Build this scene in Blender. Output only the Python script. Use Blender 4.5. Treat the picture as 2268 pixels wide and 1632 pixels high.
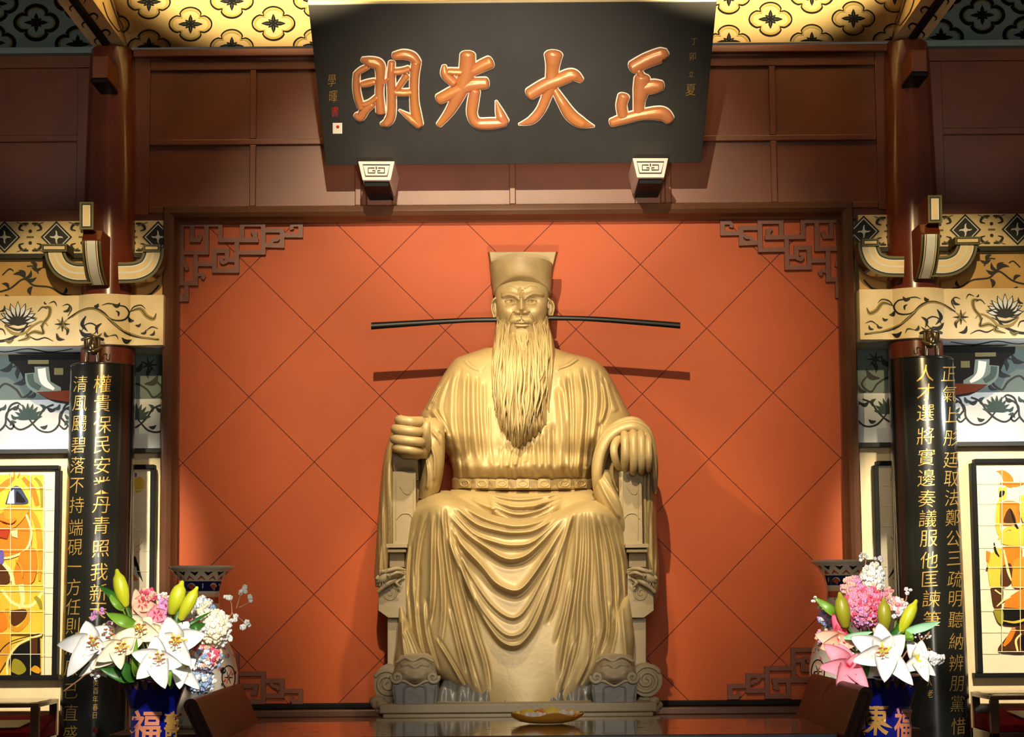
import bpy, math, random
import numpy as np
from mathutils import Vector, Matrix

for _o in list(bpy.data.objects):
    bpy.data.objects.remove(_o)
SC = bpy.context.scene
COL = SC.collection
rnd = random.Random(7)

# ------------------------------------------------------------------ camera
F = 4500.0                       # focal length in pixels of the 2268 x 1632 frame
CW, CH = 2268, 1632
CAMZ = 1.6
PITCH = math.atan((1320 - 816) / F)
ROLL = math.radians(0.45)
U0 = Vector((0, -math.sin(PITCH), math.cos(PITCH)))
FW = Vector((0, math.cos(PITCH), math.sin(PITCH)))
RT = Vector((1, 0, 0)) * math.cos(ROLL) - U0 * math.sin(ROLL)
UP = Vector((1, 0, 0)) * math.sin(ROLL) + U0 * math.cos(ROLL)
cam_data = bpy.data.cameras.new('camera')
cam = bpy.data.objects.new('camera', cam_data)
COL.objects.link(cam)
cam_data.sensor_width = 36.0
cam_data.lens = F / CW * 36.0
cam_data.clip_end = 200
cam.matrix_world = Matrix(((RT.x, UP.x, -FW.x, 0), (RT.y, UP.y, -FW.y, 0), (RT.z, UP.z, -FW.z, CAMZ), (0, 0, 0, 1)))
SC.camera = cam

# ------------------------------------------------------------------ world, exposure
SC.view_settings.view_transform = 'Standard'
SC.view_settings.look = 'None'
SC.view_settings.gamma = 1.0
SC.view_settings.use_curve_mapping = False
SC.view_settings.exposure = 0.0
world = bpy.data.worlds.new('world')
SC.world = world
world.use_nodes = True
bg = world.node_tree.nodes['Background']
bg.inputs[0].default_value = (1.0, 0.86, 0.7, 1)
bg.inputs[1].default_value = 0.06

# ------------------------------------------------------------------ lamps and added fill lights (unseen)
def spot(name, loc, aim, watts, size_deg, blend, color, radius=0.05):
    d = bpy.data.lights.new(name, 'SPOT')
    d.energy = watts; d.spot_size = math.radians(size_deg); d.spot_blend = blend
    d.color = color; d.shadow_soft_size = radius
    o = bpy.data.objects.new(name, d); COL.objects.link(o)
    o.location = loc
    o.rotation_euler = (Vector(aim) - Vector(loc)).to_track_quat('-Z', 'Y').to_euler()
    return o
WARM = (1.0, 0.80, 0.50); NEUT = (1.0, 0.90, 0.78); YEL = (1.0, 0.74, 0.36); COOL = (0.93, 0.97, 1.0)
spot('key_spotlight', (-0.5, 4.0, 7.2), (0.0, 13.7, 3.2), 4300, 29, 0.8, WARM, 0.05)
spot('front_fill_light', (0.5, 2.5, 3.0), (0.0, 13.6, 2.3), 650, 36, 0.5, (1.0, 0.90, 0.74), 0.9)  # added soft fill, stands for no lamp in the hall
spot('high_spotlight', (0.3, 9.8, 6.6), (0.0, 13.0, 2.4), 1500, 25, 0.8, (1.0, 0.84, 0.54), 0.08)
spot('side_spotlight', (-3.0, 9.6, 5.3), (0.1, 13.1, 2.75), 700, 17, 0.8, (1.0, 0.84, 0.52), 0.08)
spot('low_spotlight', (0.6, 6.0, 4.1), (0.0, 12.9, 1.2), 900, 16, 0.9, (1.0, 0.97, 0.92), 0.12)
spot('cove_spotlight', (-1.55, 10.8, 5.30), (-1.6, 13.8, 7.64), 1900, 72, 0.12, (1.0, 0.80, 0.46), 0.08)
spot('cove_spotlight', (1.55, 10.8, 5.30), (1.6, 13.8, 7.64), 1900, 72, 0.12, (1.0, 0.80, 0.46), 0.08)
for _s in (-1, 1):
    spot('bay_spotlight', (_s * 2.0, 8.0, 4.9), (_s * 3.05, 13.9, 3.5), 960, 15, 0.5, YEL, 0.06)
    spot('mural_spotlight', (_s * 2.9, 9.5, 4.2), (_s * 3.12, 14.2, 1.75), 1950, 24, 0.5, (1.0, 0.87, 0.66), 0.1)
    spot('flower_spotlight', (_s * 0.9, 6.5, 3.9), (_s * 2.05, 11.6, 1.2), 1750, 13, 0.7, (1.0, 0.93, 0.84), 0.1)
    spot('niche_fill_light', (_s * 2.35, 8.2, 3.3), (_s * 2.60, 14.1, 1.75), 1000, 5.0, 0.6, (1.0, 0.90, 0.72), 0.05)  # added to brighten the narrow murals beside the columns
    spot('upper_bay_fill_light', (_s * 3.0, 8.5, 4.2), (_s * 3.3, 13.8, 5.1), 260, 18, 0.6, (1.0, 0.86, 0.70), 0.2)  # extra weak light added for the dark side coves
    spot('strip_lamp', (_s * 3.9, 13.1, 3.0), (_s * 3.1, 14.25, 2.75), 48, 95, 0.6, COOL, 0.1)
spot('plaque_foot_fill_light', (0.0, 7.0, 2.2), (0.0, 13.97, 4.68), 950, 23, 0.9, (1.0, 0.86, 0.72), 0.08)  # added from below to brighten the panels under the name board
spot('plaque_spotlight', (0.0, 6.0, 2.7), (0.0, 13.5, 4.75), 700, 24, 0.7, (1.0, 0.84, 0.66), 0.08)

# ------------------------------------------------------------------ pixel -> world
def ray(px, py):
    u = (px - CW / 2) / F; v = (CH / 2 - py) / F
    return FW + RT * u + UP * v
def P(px, py, Y):
    r = ray(px, py)
    return Vector((0, 0, CAMZ)) + r * (Y / r.y)
def Pn(px, py, Y):
    """numpy version of P: arrays in, (n,3) out"""
    px = np.asarray(px, float); py = np.asarray(py, float); Y = np.asarray(Y, float)
    u = (px - CW / 2) / F; v = (CH / 2 - py) / F
    rx = FW.x + RT.x * u + UP.x * v; ry = FW.y + RT.y * u + UP.y * v; rz = FW.z + RT.z * u + UP.z * v
    t = Y / ry
    return np.stack([rx * t, ry * t, CAMZ + rz * t], -1)
def on_plane(p0, n, off=0.0):
    p0 = Vector(p0); n = Vector(n).normalized()
    q = p0 + n * off
    def f(px, py):
        r = ray(px, py); c = Vector((0, 0, CAMZ))
        return c + r * ((q - c).dot(n) / r.dot(n))
    return f
def on_y(Y):
    return lambda px, py: P(px, py, Y)
def on_cyl(cx, cy, r):
    """vertical cylinder, nearest hit; misses fall on the tangent plane"""
    def f(px, py):
        d = ray(px, py)
        a = d.x * d.x + d.y * d.y; b = -2 * (d.x * cx + d.y * cy); c = cx * cx + cy * cy - r * r
        disc = max(0.0, b * b - 4 * a * c)
        t = (-b - math.sqrt(disc)) / (2 * a)
        return Vector((0, 0, CAMZ)) + d * t
    return f

# ------------------------------------------------------------------ mesh builder
class MB:
    def __init__(s, side=1):
        s.v = []; s.f = []; s.m = []; s.side = side
    def add(s, verts, faces, m=0):
        o = len(s.v)
        for p in verts: s.v.append((p[0], p[1], p[2]))
        for fc in faces:
            s.f.append(tuple(i + o for i in fc)); s.m.append(m)
    def box(s, x0, x1, y0, y1, z0, z1, m=0):
        if x0 > x1: x0, x1 = x1, x0
        if y0 > y1: y0, y1 = y1, y0
        if z0 > z1: z0, z1 = z1, z0
        s.add([(x0,y0,z0),(x1,y0,z0),(x1,y1,z0),(x0,y1,z0),(x0,y0,z1),(x1,y0,z1),(x1,y1,z1),(x0,y1,z1)],
              [(0,3,2,1),(4,5,6,7),(0,1,5,4),(1,2,6,5),(2,3,7,6),(3,0,4,7)], m)
    def pbox(s, px0, py0, px1, py1, Y, depth, m=0):
        """box whose front face covers the pixel rectangle at distance Y"""
        mx, my = (px0 + px1) / 2, (py0 + py1) / 2
        s.box(P(px0, my, Y).x, P(px1, my, Y).x, Y, Y + depth, P(mx, py0, Y).z, P(mx, py1, Y).z, m)
    def prism(s, front, off, m=0, mside=None):
        """polygon (list of points) extruded by vector off"""
        n = len(front); off = Vector(off)
        vs = [Vector(p) for p in front] + [Vector(p) + off for p in front]
        s.add(vs, [tuple(range(n))], m)
        o = len(s.v) - 2 * n
        s.f.append(tuple(o + n + i for i in reversed(range(n)))); s.m.append(m if mside is None else mside)
        for i in range(n):
            j = (i + 1) % n
            s.f.append((o + i, o + n + i, o + n + j, o + j)); s.m.append(m if mside is None else mside)
    def grid(s, V, m=0, wrap=False, flip=False):
        V = np.asarray(V, float); nr, nc = V.shape[:2]
        o = len(s.v); s.v.extend(map(tuple, V.reshape(-1, 3)))
        for i in range(nr - 1):
            for j in range(nc if wrap else nc - 1):
                k = (j + 1) % nc
                q = (o + i*nc + j, o + i*nc + k, o + (i+1)*nc + k, o + (i+1)*nc + j)
                s.f.append(q[::-1] if flip else q); s.m.append(m)
        return o
    def cap(s, idx, m=0):
        s.f.append(tuple(idx)); s.m.append(m)
    def tube(s, pts, rad, seg=8, m=0, squash=1.0, nrm=None, round_ends=True):
        """tube along points; rad number or list; nrm given -> cross-section squashed along nrm"""
        pts = [Vector(p) for p in pts]; n = len(pts)
        if not hasattr(rad, '__len__'): rad = [rad] * n
        rad = list(rad)
        if round_ends:
            t0 = (pts[1] - pts[0]).normalized(); t1 = (pts[-1] - pts[-2]).normalized()
            r0, r1 = rad[0], rad[-1]
            pts = [pts[0] - t0 * r0 * .95, pts[0] - t0 * r0 * .75, pts[0] - t0 * r0 * .4] + pts + [pts[-1] + t1 * r1 * .4, pts[-1] + t1 * r1 * .75, pts[-1] + t1 * r1 * .95]
            rad = [r0 * .25, r0 * .66, r0 * .92] + rad + [r1 * .92, r1 * .66, r1 * .25]
            n += 6
        rings = []; prev = None
        for i in range(n):
            t = (pts[min(i+1, n-1)] - pts[max(i-1, 0)])
            if t.length < 1e-9: t = Vector((0, 0, 1))
            t.normalize()
            if nrm is not None:
                nn = (Vector(nrm) - t * t.dot(Vector(nrm))).normalized(); b = t.cross(nn)
            else:
                if prev is None:
                    a = Vector((0, 1, 0)) if abs(t.y) < .9 else Vector((1, 0, 0))
                    nn = (a - t * t.dot(a)).normalized()
                else:
                    nn = (prev - t * t.dot(prev))
                    nn = nn.normalized() if nn.length > 1e-6 else t.orthogonal().normalized()
                b = t.cross(nn); prev = nn
            rings.append([pts[i] + b * (math.cos(2*math.pi*k/seg) * rad[i]) + nn * (math.sin(2*math.pi*k/seg) * rad[i] * squash) for k in range(seg)])
        o = s.grid(np.array([[tuple(p) for p in r] for r in rings]), m, wrap=True)
        s.cap([o + k for k in reversed(range(seg))], m); s.cap([o + (n-1)*seg + k for k in range(seg)], m)
    def lathe(s, cx, cy, prof, seg=48, m=0, mats=None):
        V = [[(cx + r*math.cos(2*math.pi*k/seg), cy + r*math.sin(2*math.pi*k/seg), z) for k in range(seg)] for r, z in prof]
        o = s.grid(np.array(V), m, wrap=True, flip=prof[0][1] > prof[-1][1])
        if mats:
            base = len(s.m) - (len(prof)-1)*seg
            for i in range(len(prof)-1):
                for k in range(seg): s.m[base + i*seg + k] = mats[i]
        if prof[0][0] > 1e-4: s.cap([o + k for k in range(seg)], m)
        if prof[-1][0] > 1e-4: s.cap([o + (len(prof)-1)*seg + k for k in range(seg)], m)
    def sphere(s, c, r, m=0, nu=10, nv=7, sc=(1,1,1)):
        V = [[(c[0]+r*sc[0]*math.sin(math.pi*i/nv)*math.cos(2*math.pi*j/nu), c[1]+r*sc[1]*math.sin(math.pi*i/nv)*math.sin(2*math.pi*j/nu), c[2]+r*sc[2]*math.cos(math.pi*i/nv)) for j in range(nu)] for i in range(nv+1)]
        s.grid(np.array(V), m, wrap=True)
    # --- drawing on surfaces
    def poly(s, pts, mp, m=0):
        s.add([mp(x, y) for x, y in pts], [tuple(range(len(pts)))], m)
    def disc(s, x, y, r, mp, m=0, n=14, ry=None):
        ry = r if ry is None else ry
        s.poly([(x + r*math.cos(2*math.pi*k/n), y + ry*math.sin(2*math.pi*k/n)) for k in range(n)], mp, m)
    def stroke(s, pts, w, mp, m=0, closed=False, step=4.0, smooth=True):
        if closed: pts = list(pts) + [pts[0]]
        p, ww = resample(pts, w, step, smooth)
        n = len(p); L = []; R = []
        for i in range(n):
            a = p[(i-1) % (n-1)] if closed else p[max(i-1, 0)]
            b = p[(i+1) % (n-1)] if closed else p[min(i+1, n-1)]
            dx, dy = b[0]-a[0], b[1]-a[1]; l = math.hypot(dx, dy) or 1
            nx, ny = -dy/l, dx/l; h = ww[i]/2
            L.append((p[i][0]+nx*h, p[i][1]+ny*h)); R.append((p[i][0]-nx*h, p[i][1]-ny*h))
        s.lay = getattr(s, 'lay', 0)+1; lift = 6e-5*(s.lay % 20)
        o = len(s.v)
        for q in L + R: a = mp(*q); s.v.append((a[0], a[1]-lift, a[2]))
        for i in range(n-1):
            s.f.append((o+i, o+i+1, o+n+i+1, o+n+i)); s.m.append(m)
    def build(s, name, mats, parent=None, smooth=None, bevel=0, **tags):
        me = bpy.data.meshes.new(name)
        vs = s.v if s.side == 1 else [(-x, y, z) for x, y, z in s.v]
        fs = s.f if s.side == 1 else [f[::-1] for f in s.f]
        me.from_pydata(vs, [], fs)
        if not isinstance(mats, (list, tuple)): mats = [mats]
        for m in mats: me.materials.append(m)
        if len(mats) > 1: me.polygons.foreach_set('material_index', s.m)
        me.update()
        if smooth is not None:
            me.shade_smooth()
            if smooth < 179: me.set_sharp_from_angle(angle=math.radians(smooth))
        o = bpy.data.objects.new(name, me); COL.objects.link(o)
        if parent is not None:
            o.parent = parent
            o.matrix_parent_inverse = parent.matrix_basis.inverted()
        if bevel:
            b = o.modifiers.new('bevel', 'BEVEL'); b.width = bevel; b.segments = 2; b.limit_method = 'ANGLE'; b.angle_limit = math.radians(50)
        tag(o, **tags)
        return o

def tag(o, label=None, cat=None, group=None, kind=None):
    if label: o['label'] = label
    if cat: o['category'] = cat
    if group: o['group'] = group
    if kind: o['kind'] = kind
def thing(name, loc, label, cat, group=None):
    o = bpy.data.objects.new(name, None); COL.objects.link(o); o.location = loc
    o.empty_display_size = .1
    tag(o, label, cat, group)
    return o
def catmull(pts, n=6):
    out = []
    m = len(pts)
    for i in range(m-1):
        p0 = pts[max(i-1, 0)]; p1 = pts[i]; p2 = pts[i+1]; p3 = pts[min(i+2, m-1)]
        for k in range(n):
            t = k/n
            out.append(tuple(.5*((2*b) + (c-a)*t + (2*a-5*b+4*c-d)*t*t + (3*b-a-3*c+d)*t**3) for a, b, c, d in zip(p0, p1, p2, p3)))
    out.append(tuple(pts[-1]))
    return out
def resample(pts, w, step=4.0, smooth=True):
    if not hasattr(w, '__len__'): w = [w]*len(pts)
    if len(w) != len(pts): w = list(np.interp(np.linspace(0, 1, len(pts)), np.linspace(0, 1, len(w)), w))
    q = [(float(p[0]), float(p[1]), float(k)) for p, k in zip(pts, w)]
    if smooth and len(q) > 2: q = catmull(q, 8)
    else:
        q2 = []
        for a, b in zip(q[:-1], q[1:]):
            n = max(1, int(math.hypot(b[0]-a[0], b[1]-a[1])/step)) if smooth else 1
            for k in range(n): q2.append(tuple(x+(y-x)*k/n for x, y in zip(a, b)))
        q = q2 + [q[-1]]
    return [(a[0], a[1]) for a in q], [a[2] for a in q]

# ------------------------------------------------------------------ materials
def s2l(c):
    return tuple((x/12.92 if x <= .04045 else ((x+.055)/1.055)**2.4) for x in [v/255 for v in c])
def mat(name, rgb, rough=.5, metal=0.0, spec=.5, var=0.0, vscale=6.0, var_rgb=None, bump=0.0, bscale=40.0, coat=0.0, emit=0.0, detail=4):
    m = bpy.data.materials.new(name); m.use_nodes = True
    nt = m.node_tree; b = nt.nodes['Principled BSDF']
    c = s2l(rgb)
    b.inputs['Base Color'].default_value = (*c, 1)
    b.inputs['Roughness'].default_value = rough
    b.inputs['Metallic'].default_value = metal
    b.inputs['Specular IOR Level'].default_value = spec
    if coat: b.inputs['Coat Weight'].default_value = coat; b.inputs['Coat Roughness'].default_value = .08
    if emit: b.inputs['Emission Color'].default_value = (*c, 1); b.inputs['Emission Strength'].default_value = emit
    if var or bump:
        tc = nt.nodes.new('ShaderNodeTexCoord')
    if var:
        nz = nt.nodes.new('ShaderNodeTexNoise'); nz.inputs['Scale'].default_value = vscale; nz.inputs['Detail'].default_value = detail
        nt.links.new(tc.outputs['Object'], nz.inputs['Vector'])
        rp = nt.nodes.new('ShaderNodeValToRGB')
        c2 = s2l(var_rgb) if var_rgb else tuple(x*(1-var) for x in c)
        rp.color_ramp.elements[0].position = .35; rp.color_ramp.elements[1].position = .68
        rp.color_ramp.elements[0].color = (*c, 1)
        rp.color_ramp.elements[1].color = (*[a+(d-a)*(var if var_rgb else 1) for a, d in zip(c, c2)], 1)
        nt.links.new(nz.outputs['Fac'], rp.inputs['Fac'])
        nt.links.new(rp.outputs['Color'], b.inputs['Base Color'])
    if bump:
        n2 = nt.nodes.new('ShaderNodeTexNoise'); n2.inputs['Scale'].default_value = bscale; n2.inputs['Detail'].default_value = 5
        nt.links.new(tc.outputs['Object'], n2.inputs['Vector'])
        bp = nt.nodes.new('ShaderNodeBump'); bp.inputs['Strength'].default_value = bump; bp.inputs['Distance'].default_value = .01
        nt.links.new(n2.outputs['Fac'], bp.inputs['Height']); nt.links.new(bp.outputs['Normal'], b.inputs['Normal'])
    return m
M = {}
M['orange'] = mat('terracotta_panel', (184, 82, 34), .55, spec=.3, var=.12, vscale=1.5, bump=.03, bscale=8)
M['groove'] = mat('dark_red_groove', (92, 28, 18), .7)
M['frame'] = mat('brown_lacquer', (92, 58, 38), .28, var=.25, vscale=3, coat=.3)
M['wood'] = mat('dark_red_brown_wood', (112, 58, 32), .38, var=.25, vscale=2.5, bump=.02)
M['column'] = mat('red_brown_column', (104, 46, 26), .22, var=.2, vscale=4, bump=.06, bscale=6, coat=.5)
M['fret'] = mat('carved_brown_wood', (118, 60, 36), .45, var=.15, vscale=6)
M['black'] = mat('black_paint', (12, 10, 9), .6, spec=.15)
M['ink'] = mat('black_ink', (24, 24, 20), .6)
M['cream'] = mat('cream_paint', (238, 214, 164), .6, var=.16, vscale=5)
M['tan'] = mat('tan_painted_board', (206, 164, 96), .6, var=.2, vscale=4)
M['yellow'] = mat('yellow_painted_board', (236, 204, 140), .6, var=.14, vscale=3)
M['ochre'] = mat('ochre_outline', (150, 128, 62), .6)
M['ochre2'] = mat('soft_ochre_shade', (196, 170, 96), .6)
M['olive'] = mat('olive_paint', (96, 92, 52), .55)
M['greyblue'] = mat('grey_blue_paint', (104, 122, 118), .6)
M['white'] = mat('white_paint', (228, 230, 226), .55, var=.08, vscale=4)
M['greenink'] = mat('dark_green_ink', (38, 66, 58), .6)
M['plaque'] = mat('black_lacquer_board', (50, 49, 46), .38, var=.2, vscale=3, bump=.02, bscale=60)
M['goldwood'] = mat('gilded_brown_carving', (208, 132, 88), .30, metal=.25, var=.5, vscale=7, var_rgb=(208, 140, 60), bump=.15, bscale=18)
M['whiteline'] = mat('white_outline', (246, 238, 220), .5)
M['gold'] = mat('gold_lettering', (212, 168, 84), .32, metal=.55)
M['board'] = mat('black_couplet_lacquer', (26, 26, 22), .22, coat=.3, bump=.02, bscale=10)
M['red'] = mat('red_seal', (190, 40, 34), .6)
# ================================================================== SETTING
wy = 14.0
# floor, side walls and the raised dais behind the table
b = MB(); b.box(-6, 6, -2, 16, -.1, 0); b.build('floor', mat('stone_floor', (96, 84, 72), .35, var=.3, vscale=2), kind='structure')
DAIS = 0.80
b = MB(); b.box(-2.42, 2.42, 12.28, 14.0, 0.0, DAIS); b.build('floor', M['frame'], kind='structure', bevel=.01)

XL = P(377, 900, wy).x; XR = P(1880, 900, wy).x
ZT = P(1134, 470, wy).z; ZB = P(1134, 1562, wy).z
# back wall: tiles laid on the diagonal over a dark red ground
def clip(poly, x0, x1, z0, z1):
    for ax, lim, sg in ((0, x0, 1), (0, x1, -1), (1, z0, 1), (1, z1, -1)):
        out = []
        for i in range(len(poly)):
            a, c = poly[i-1], poly[i]
            da, dc = (a[ax]-lim)*sg, (c[ax]-lim)*sg
            if da >= 0: pass
            if (da >= 0) != (dc >= 0):
                t = da/(da-dc); out.append((a[0]+(c[0]-a[0])*t, a[1]+(c[1]-a[1])*t))
            if dc >= 0: out.append(c)
        poly = out
        if len(poly) < 3: return []
    return poly
b = MB()
b.box(XL-.05, XR+.05, wy, wy+.1, DAIS, ZT+.03, 1)
cc = P(1131, 731, wy); A = 145.8*wy/F; gap = .0038
for i in range(-9, 10):
    for j in range(-9, 10):
        if (i+j) % 2: continue
        cx, cz = cc.x+i*A, cc.z+j*A; a = A-gap
        pl = clip([(cx-a, cz), (cx, cz-a), (cx+a, cz), (cx, cz+a)], XL-.04, XR+.04, DAIS, ZT+.025)
        if pl: b.prism([(x, wy-.006, z) for x, z in pl], (0, .006, 0), 0)
b.build('wall_back', [M['orange'], M['groove']], kind='structure')

# moulded frame round the panel
def frame_profile(w):
    return [(0, 0), (0, -.10), (.012, -.125), (.035, -.135), (w*.45, -.14), (w*.7, -.125), (w*.8, -.10), (w*.84, -.085), (w, -.07), (w, 0)]
def mitre_frame(b, x0, x1, z0, z1, Y, prof, bottom=False, m=0):
    """prof: (inset, dy) from the outer edge inward"""
    cs = []
    for u, dy in prof:
        cs.append([(x0+u, Y+dy, z0), (x0+u, Y+dy, z1-u), (x1-u, Y+dy, z1-u), (x1-u, Y+dy, z0)])
    V = np.array(cs)
    b.grid(V, m)
fx0 = P(355, 900, wy-.13).x; fx1 = P(1903, 900, wy-.13).x; fz1 = P(1134, 450, wy-.13).z
b = MB(); mitre_frame(b, fx0, fx1, DAIS, fz1, wy, frame_profile(.112))
b.build('trim_1', M['frame'], kind='structure', smooth=35)
# dark cove and ledge along the foot of the panel
b = MB()
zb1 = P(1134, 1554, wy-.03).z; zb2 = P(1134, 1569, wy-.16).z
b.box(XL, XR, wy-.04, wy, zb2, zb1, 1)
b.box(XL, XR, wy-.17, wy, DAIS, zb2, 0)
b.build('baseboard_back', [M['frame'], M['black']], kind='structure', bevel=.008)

# panelled wooden wall above the frame
UY = 13.97
def px_x(px, Y=UY, py=300): return P(px, py, Y).x
def px_z(py, Y=UY, px=1134): return P(px, py, Y).z
b = MB()
b.box(px_x(285), px_x(1985), UY+.03, UY+.1, px_z(490), px_z(104))          # ground of the panels
zt = px_z(112); zbm = px_z(470)
def rail(x0, x1, z0, z1): b.box(x0, x1, UY, UY+.05, z0, z1)
rail(px_x(285), px_x(331), zbm, zt); rail(px_x(1942), px_x(1985), zbm, zt)
rail(px_x(331), px_x(1942), px_z(150), zt); rail(px_x(331), px_x(1942), px_z(316), px_z(303)); rail(px_x(331), px_x(1942), px_z(466), px_z(452))
for mx in (560, 793, 1134, 1478, 1713):
    rail(px_x(mx-7), px_x(mx+7), px_z(303), px_z(150)); rail(px_x(mx-7), px_x(mx+7), px_z(452), px_z(316))
for s0 in (841, 1432):
    b.box(px_x(s0-28), px_x(s0+28), UY-.05, UY+.05, px_z(462), px_z(395))
b.box(px_x(296), px_x(1976), UY-.06, UY+.05, px_z(124), px_z(108))
b.build('trim_2', M['wood'], kind='structure', bevel=.006)

# coved ceiling boards with painted quatrefoils
CT = 13.45
def cove(name, quad, mats, flowers, size, ring, side=1):
    """quad: pixel corners bottom-left, bottom-right, top-right, top-left; bottom edge at the wall"""
    b = MB(side)
    pts = [P(quad[0][0], quad[0][1], wy), P(quad[1][0], quad[1][1], wy), P(quad[2][0], quad[2][1], CT), P(quad[3][0], quad[3][1], CT)]
    za, zb_ = (pts[0].z+pts[1].z)/2, (pts[2].z+pts[3].z)/2
    pts[0].z = pts[1].z = za; pts[2].z = pts[3].z = zb_
    n = (pts[1]-pts[0]).cross(pts[3]-pts[0]).normalized()
    if n.y > 0: n = -n
    # carry the board on upwards out of frame
    e = [p + (p-q)*1.2 for p, q in ((pts[2], pts[1]), (pts[3], pts[0]))]
    b.prism([pts[0], pts[1], e[0], e[1]], -n*.06, 0)
    f1 = on_plane(pts[0], n, .003); f2 = on_plane(pts[0], n, .005); f3 = on_plane(pts[0], n, .007)
    xs = [q[0] for q in quad]; ymax = lambda x: quad[0][1]+(quad[1][1]-quad[0][1])*(x-quad[0][0])/(quad[1][0]-quad[0][0])
    xl = lambda y: quad[0][0]+(quad[3][0]-quad[0][0])*(y-quad[0][1])/(quad[3][1]-quad[0][1])
    xr = lambda y: quad[1][0]+(quad[2][0]-quad[1][0])*(y-quad[1][1])/(quad[2][1]-quad[1][1])
    def cl(f):
        def g(x, y):
            y = min(y, ymax(x)-1); x = min(max(x, xl(y)+1), xr(y)-1)
            return f(x, y)
        return g
    for cx, cy in flowers:
        if cy-30 > ymax(cx): continue
        sx, sy = size
        def q(k, n=48):
            t = 2*math.pi*k/n; r = .72+.28*abs(math.cos(2*t))**.8
            r *= 1-.10*(abs(math.cos(2*t)) < .25)
            return (cx+sx*r*math.cos(t), cy+sy*r*math.sin(t))
        out = [q(k) for k in range(48)]
        b.stroke(out, 3.2 if ring else 8, cl(f3), 1, closed=True, smooth=False)
        inn = [(cx+(x-cx)*.88, cy+(y-cy)*.88) for x, y in out]
        b.stroke(inn, 5, cl(f2), 2, closed=True, smooth=False)
        for k in range(8):
            t = math.pi/4*k; L = (.56 if k % 2 == 0 else .34)
            tip = (cx+sx*L*math.cos(t), cy+sy*L*math.sin(t))
            b.stroke([(cx, cy), ((cx+tip[0])/2, (cy+tip[1])/2), tip], [3, 9 if k % 2 == 0 else 7, 1], cl(f2), 1)
            if ring: b.stroke([(cx+(tip[0]-cx)*.3, cy+(tip[1]-cy)*.3), (cx+(tip[0]-cx)*.8, cy+(tip[1]-cy)*.8)], [1, 3.5, .5], cl(f3), 3)
    return b.build(name, mats, kind='structure')
fl = []
for r_ in range(-1, 4):
    for k in range(-1, 12):
        x = 330+183.5*k+(92 if r_ % 2 else 0); y = 102+2-50*r_-(x-330)*.0085
        if not (720 < x < 1550 and y > 40): fl.append((x, y))
cove('ceiling', [(277, 107), (2008, 90), (2078, -20), (207, -12)], [M['yellow'], M['ink'], M['ochre2'], M['greyblue']], fl, (47, 37), True)
for sd in (1, -1):
    cove('ceiling', [(-120, 112), (205, 106), (135, -10), (-190, -10)], [M['greyblue'], M['black'], M['olive'], M['black']], [(80, 50), (-10, 8), (172, 98), (-15, 95), (170, 2)], (47, 38), False, sd)
    # cream beam running from the column towards the hall, black batten and vine on its underside
    b = MB(sd)
    def U(px, py, dz=0.0):
        z0 = P(240, 104, 13.95).z + dz
        r = ray(px, py); t = (z0-CAMZ)/r.z
        return Vector((0, 0, CAMZ)) + r*t
    z0 = P(240, 104, 13.95).z
    x0, x1 = P(206, 106, 13.95).x, P(279, 106, 13.95).x
    b.box(x0, x1, 11.5, 14.0, z0, z0+.3, 0)
    xm = P(243, 104, 13.95).x
    b.box(xm-.022, xm+.022, 11.5, 13.9, z0-.03, z0, 1)
    mp = lambda px, py: U(px, py, -.003)
    for k in range(6):
        y = 92-18*k; xa = 243-(105-y)*.76; s_ = 1 if k % 2 else -1
        b.stroke([(xa, y), (xa+s_*14, y-8), (xa+s_*24, y-2), (xa+s_*20, y+6)], [4, 4, 3, 1], mp, 1)
    for pts, w in (([(262, 70), (240, 40), (228, 5)], 3), ([(270, 72), (255, 30), (245, 0)], 3), ([(262, 70), (270, 66), (272, 58), (262, 40)], 3)):
        b.stroke(pts, w, mp, 2)
    b.build('beam', [M['cream'], M['black'], M['ochre']], label=('cream painted ceiling beam with black batten above the left column' if sd == 1 else 'cream painted ceiling beam with black batten above the right column'), cat='beam', smooth=None)

# ================================================================== SIDE BAYS (drawn for the left, mirrored for the right)
CY = 13.95
CX = P(241, 700, CY).x
def word(sd): return 'left' if sd == 1 else 'right'
def scroll(b, mp, pts, w, m, leaves=(), lm=None):
    b.stroke(pts, w, mp, m)
    for x, y, dx, dy, lw in leaves:
        b.stroke([(x, y), (x+dx*.5-dy*.25, y+dy*.5+dx*.25), (x+dx, y+dy)], [2, lw, 1], mp, m if lm is None else lm)
def lotus(b, mp, cx, cy, s, m, m2):
    mp0 = mp
    for i_, k in enumerate((-4, 4, -3, 3, -2, 2, -1, 1, 0)):
        mp = lambda x, y, d=.0005*i_: mp0(x, y)-Vector((0, d, 0))
        t = math.radians(-90+k*21); L = s*(1.0-.045*abs(k))
        tip = (cx+L*math.cos(t), cy+L*math.sin(t)*.9)
        b.stroke([(cx, cy+s*.18), ((cx+tip[0])/2+math.cos(t)*3, (cy+tip[1])/2), tip], [2, s*.25, 1], mp, m)
        b.stroke([(cx+(tip[0]-cx)*.25, cy+(tip[1]-cy)*.25), (cx+(tip[0]-cx)*.6, cy+(tip[1]-cy)*.6), (cx+(tip[0]-cx)*.92, cy+(tip[1]-cy)*.92)], [1, s*.17, .5], lambda x, y, d=.0005*i_+.0003: mp0(x, y)-Vector((0, d, 0)), m2)
    b.stroke([(cx-s*.6, cy+s*.15), (cx, cy+s*.38), (cx+s*.6, cy+s*.15)], [1, 5, 1], mp, m)
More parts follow.
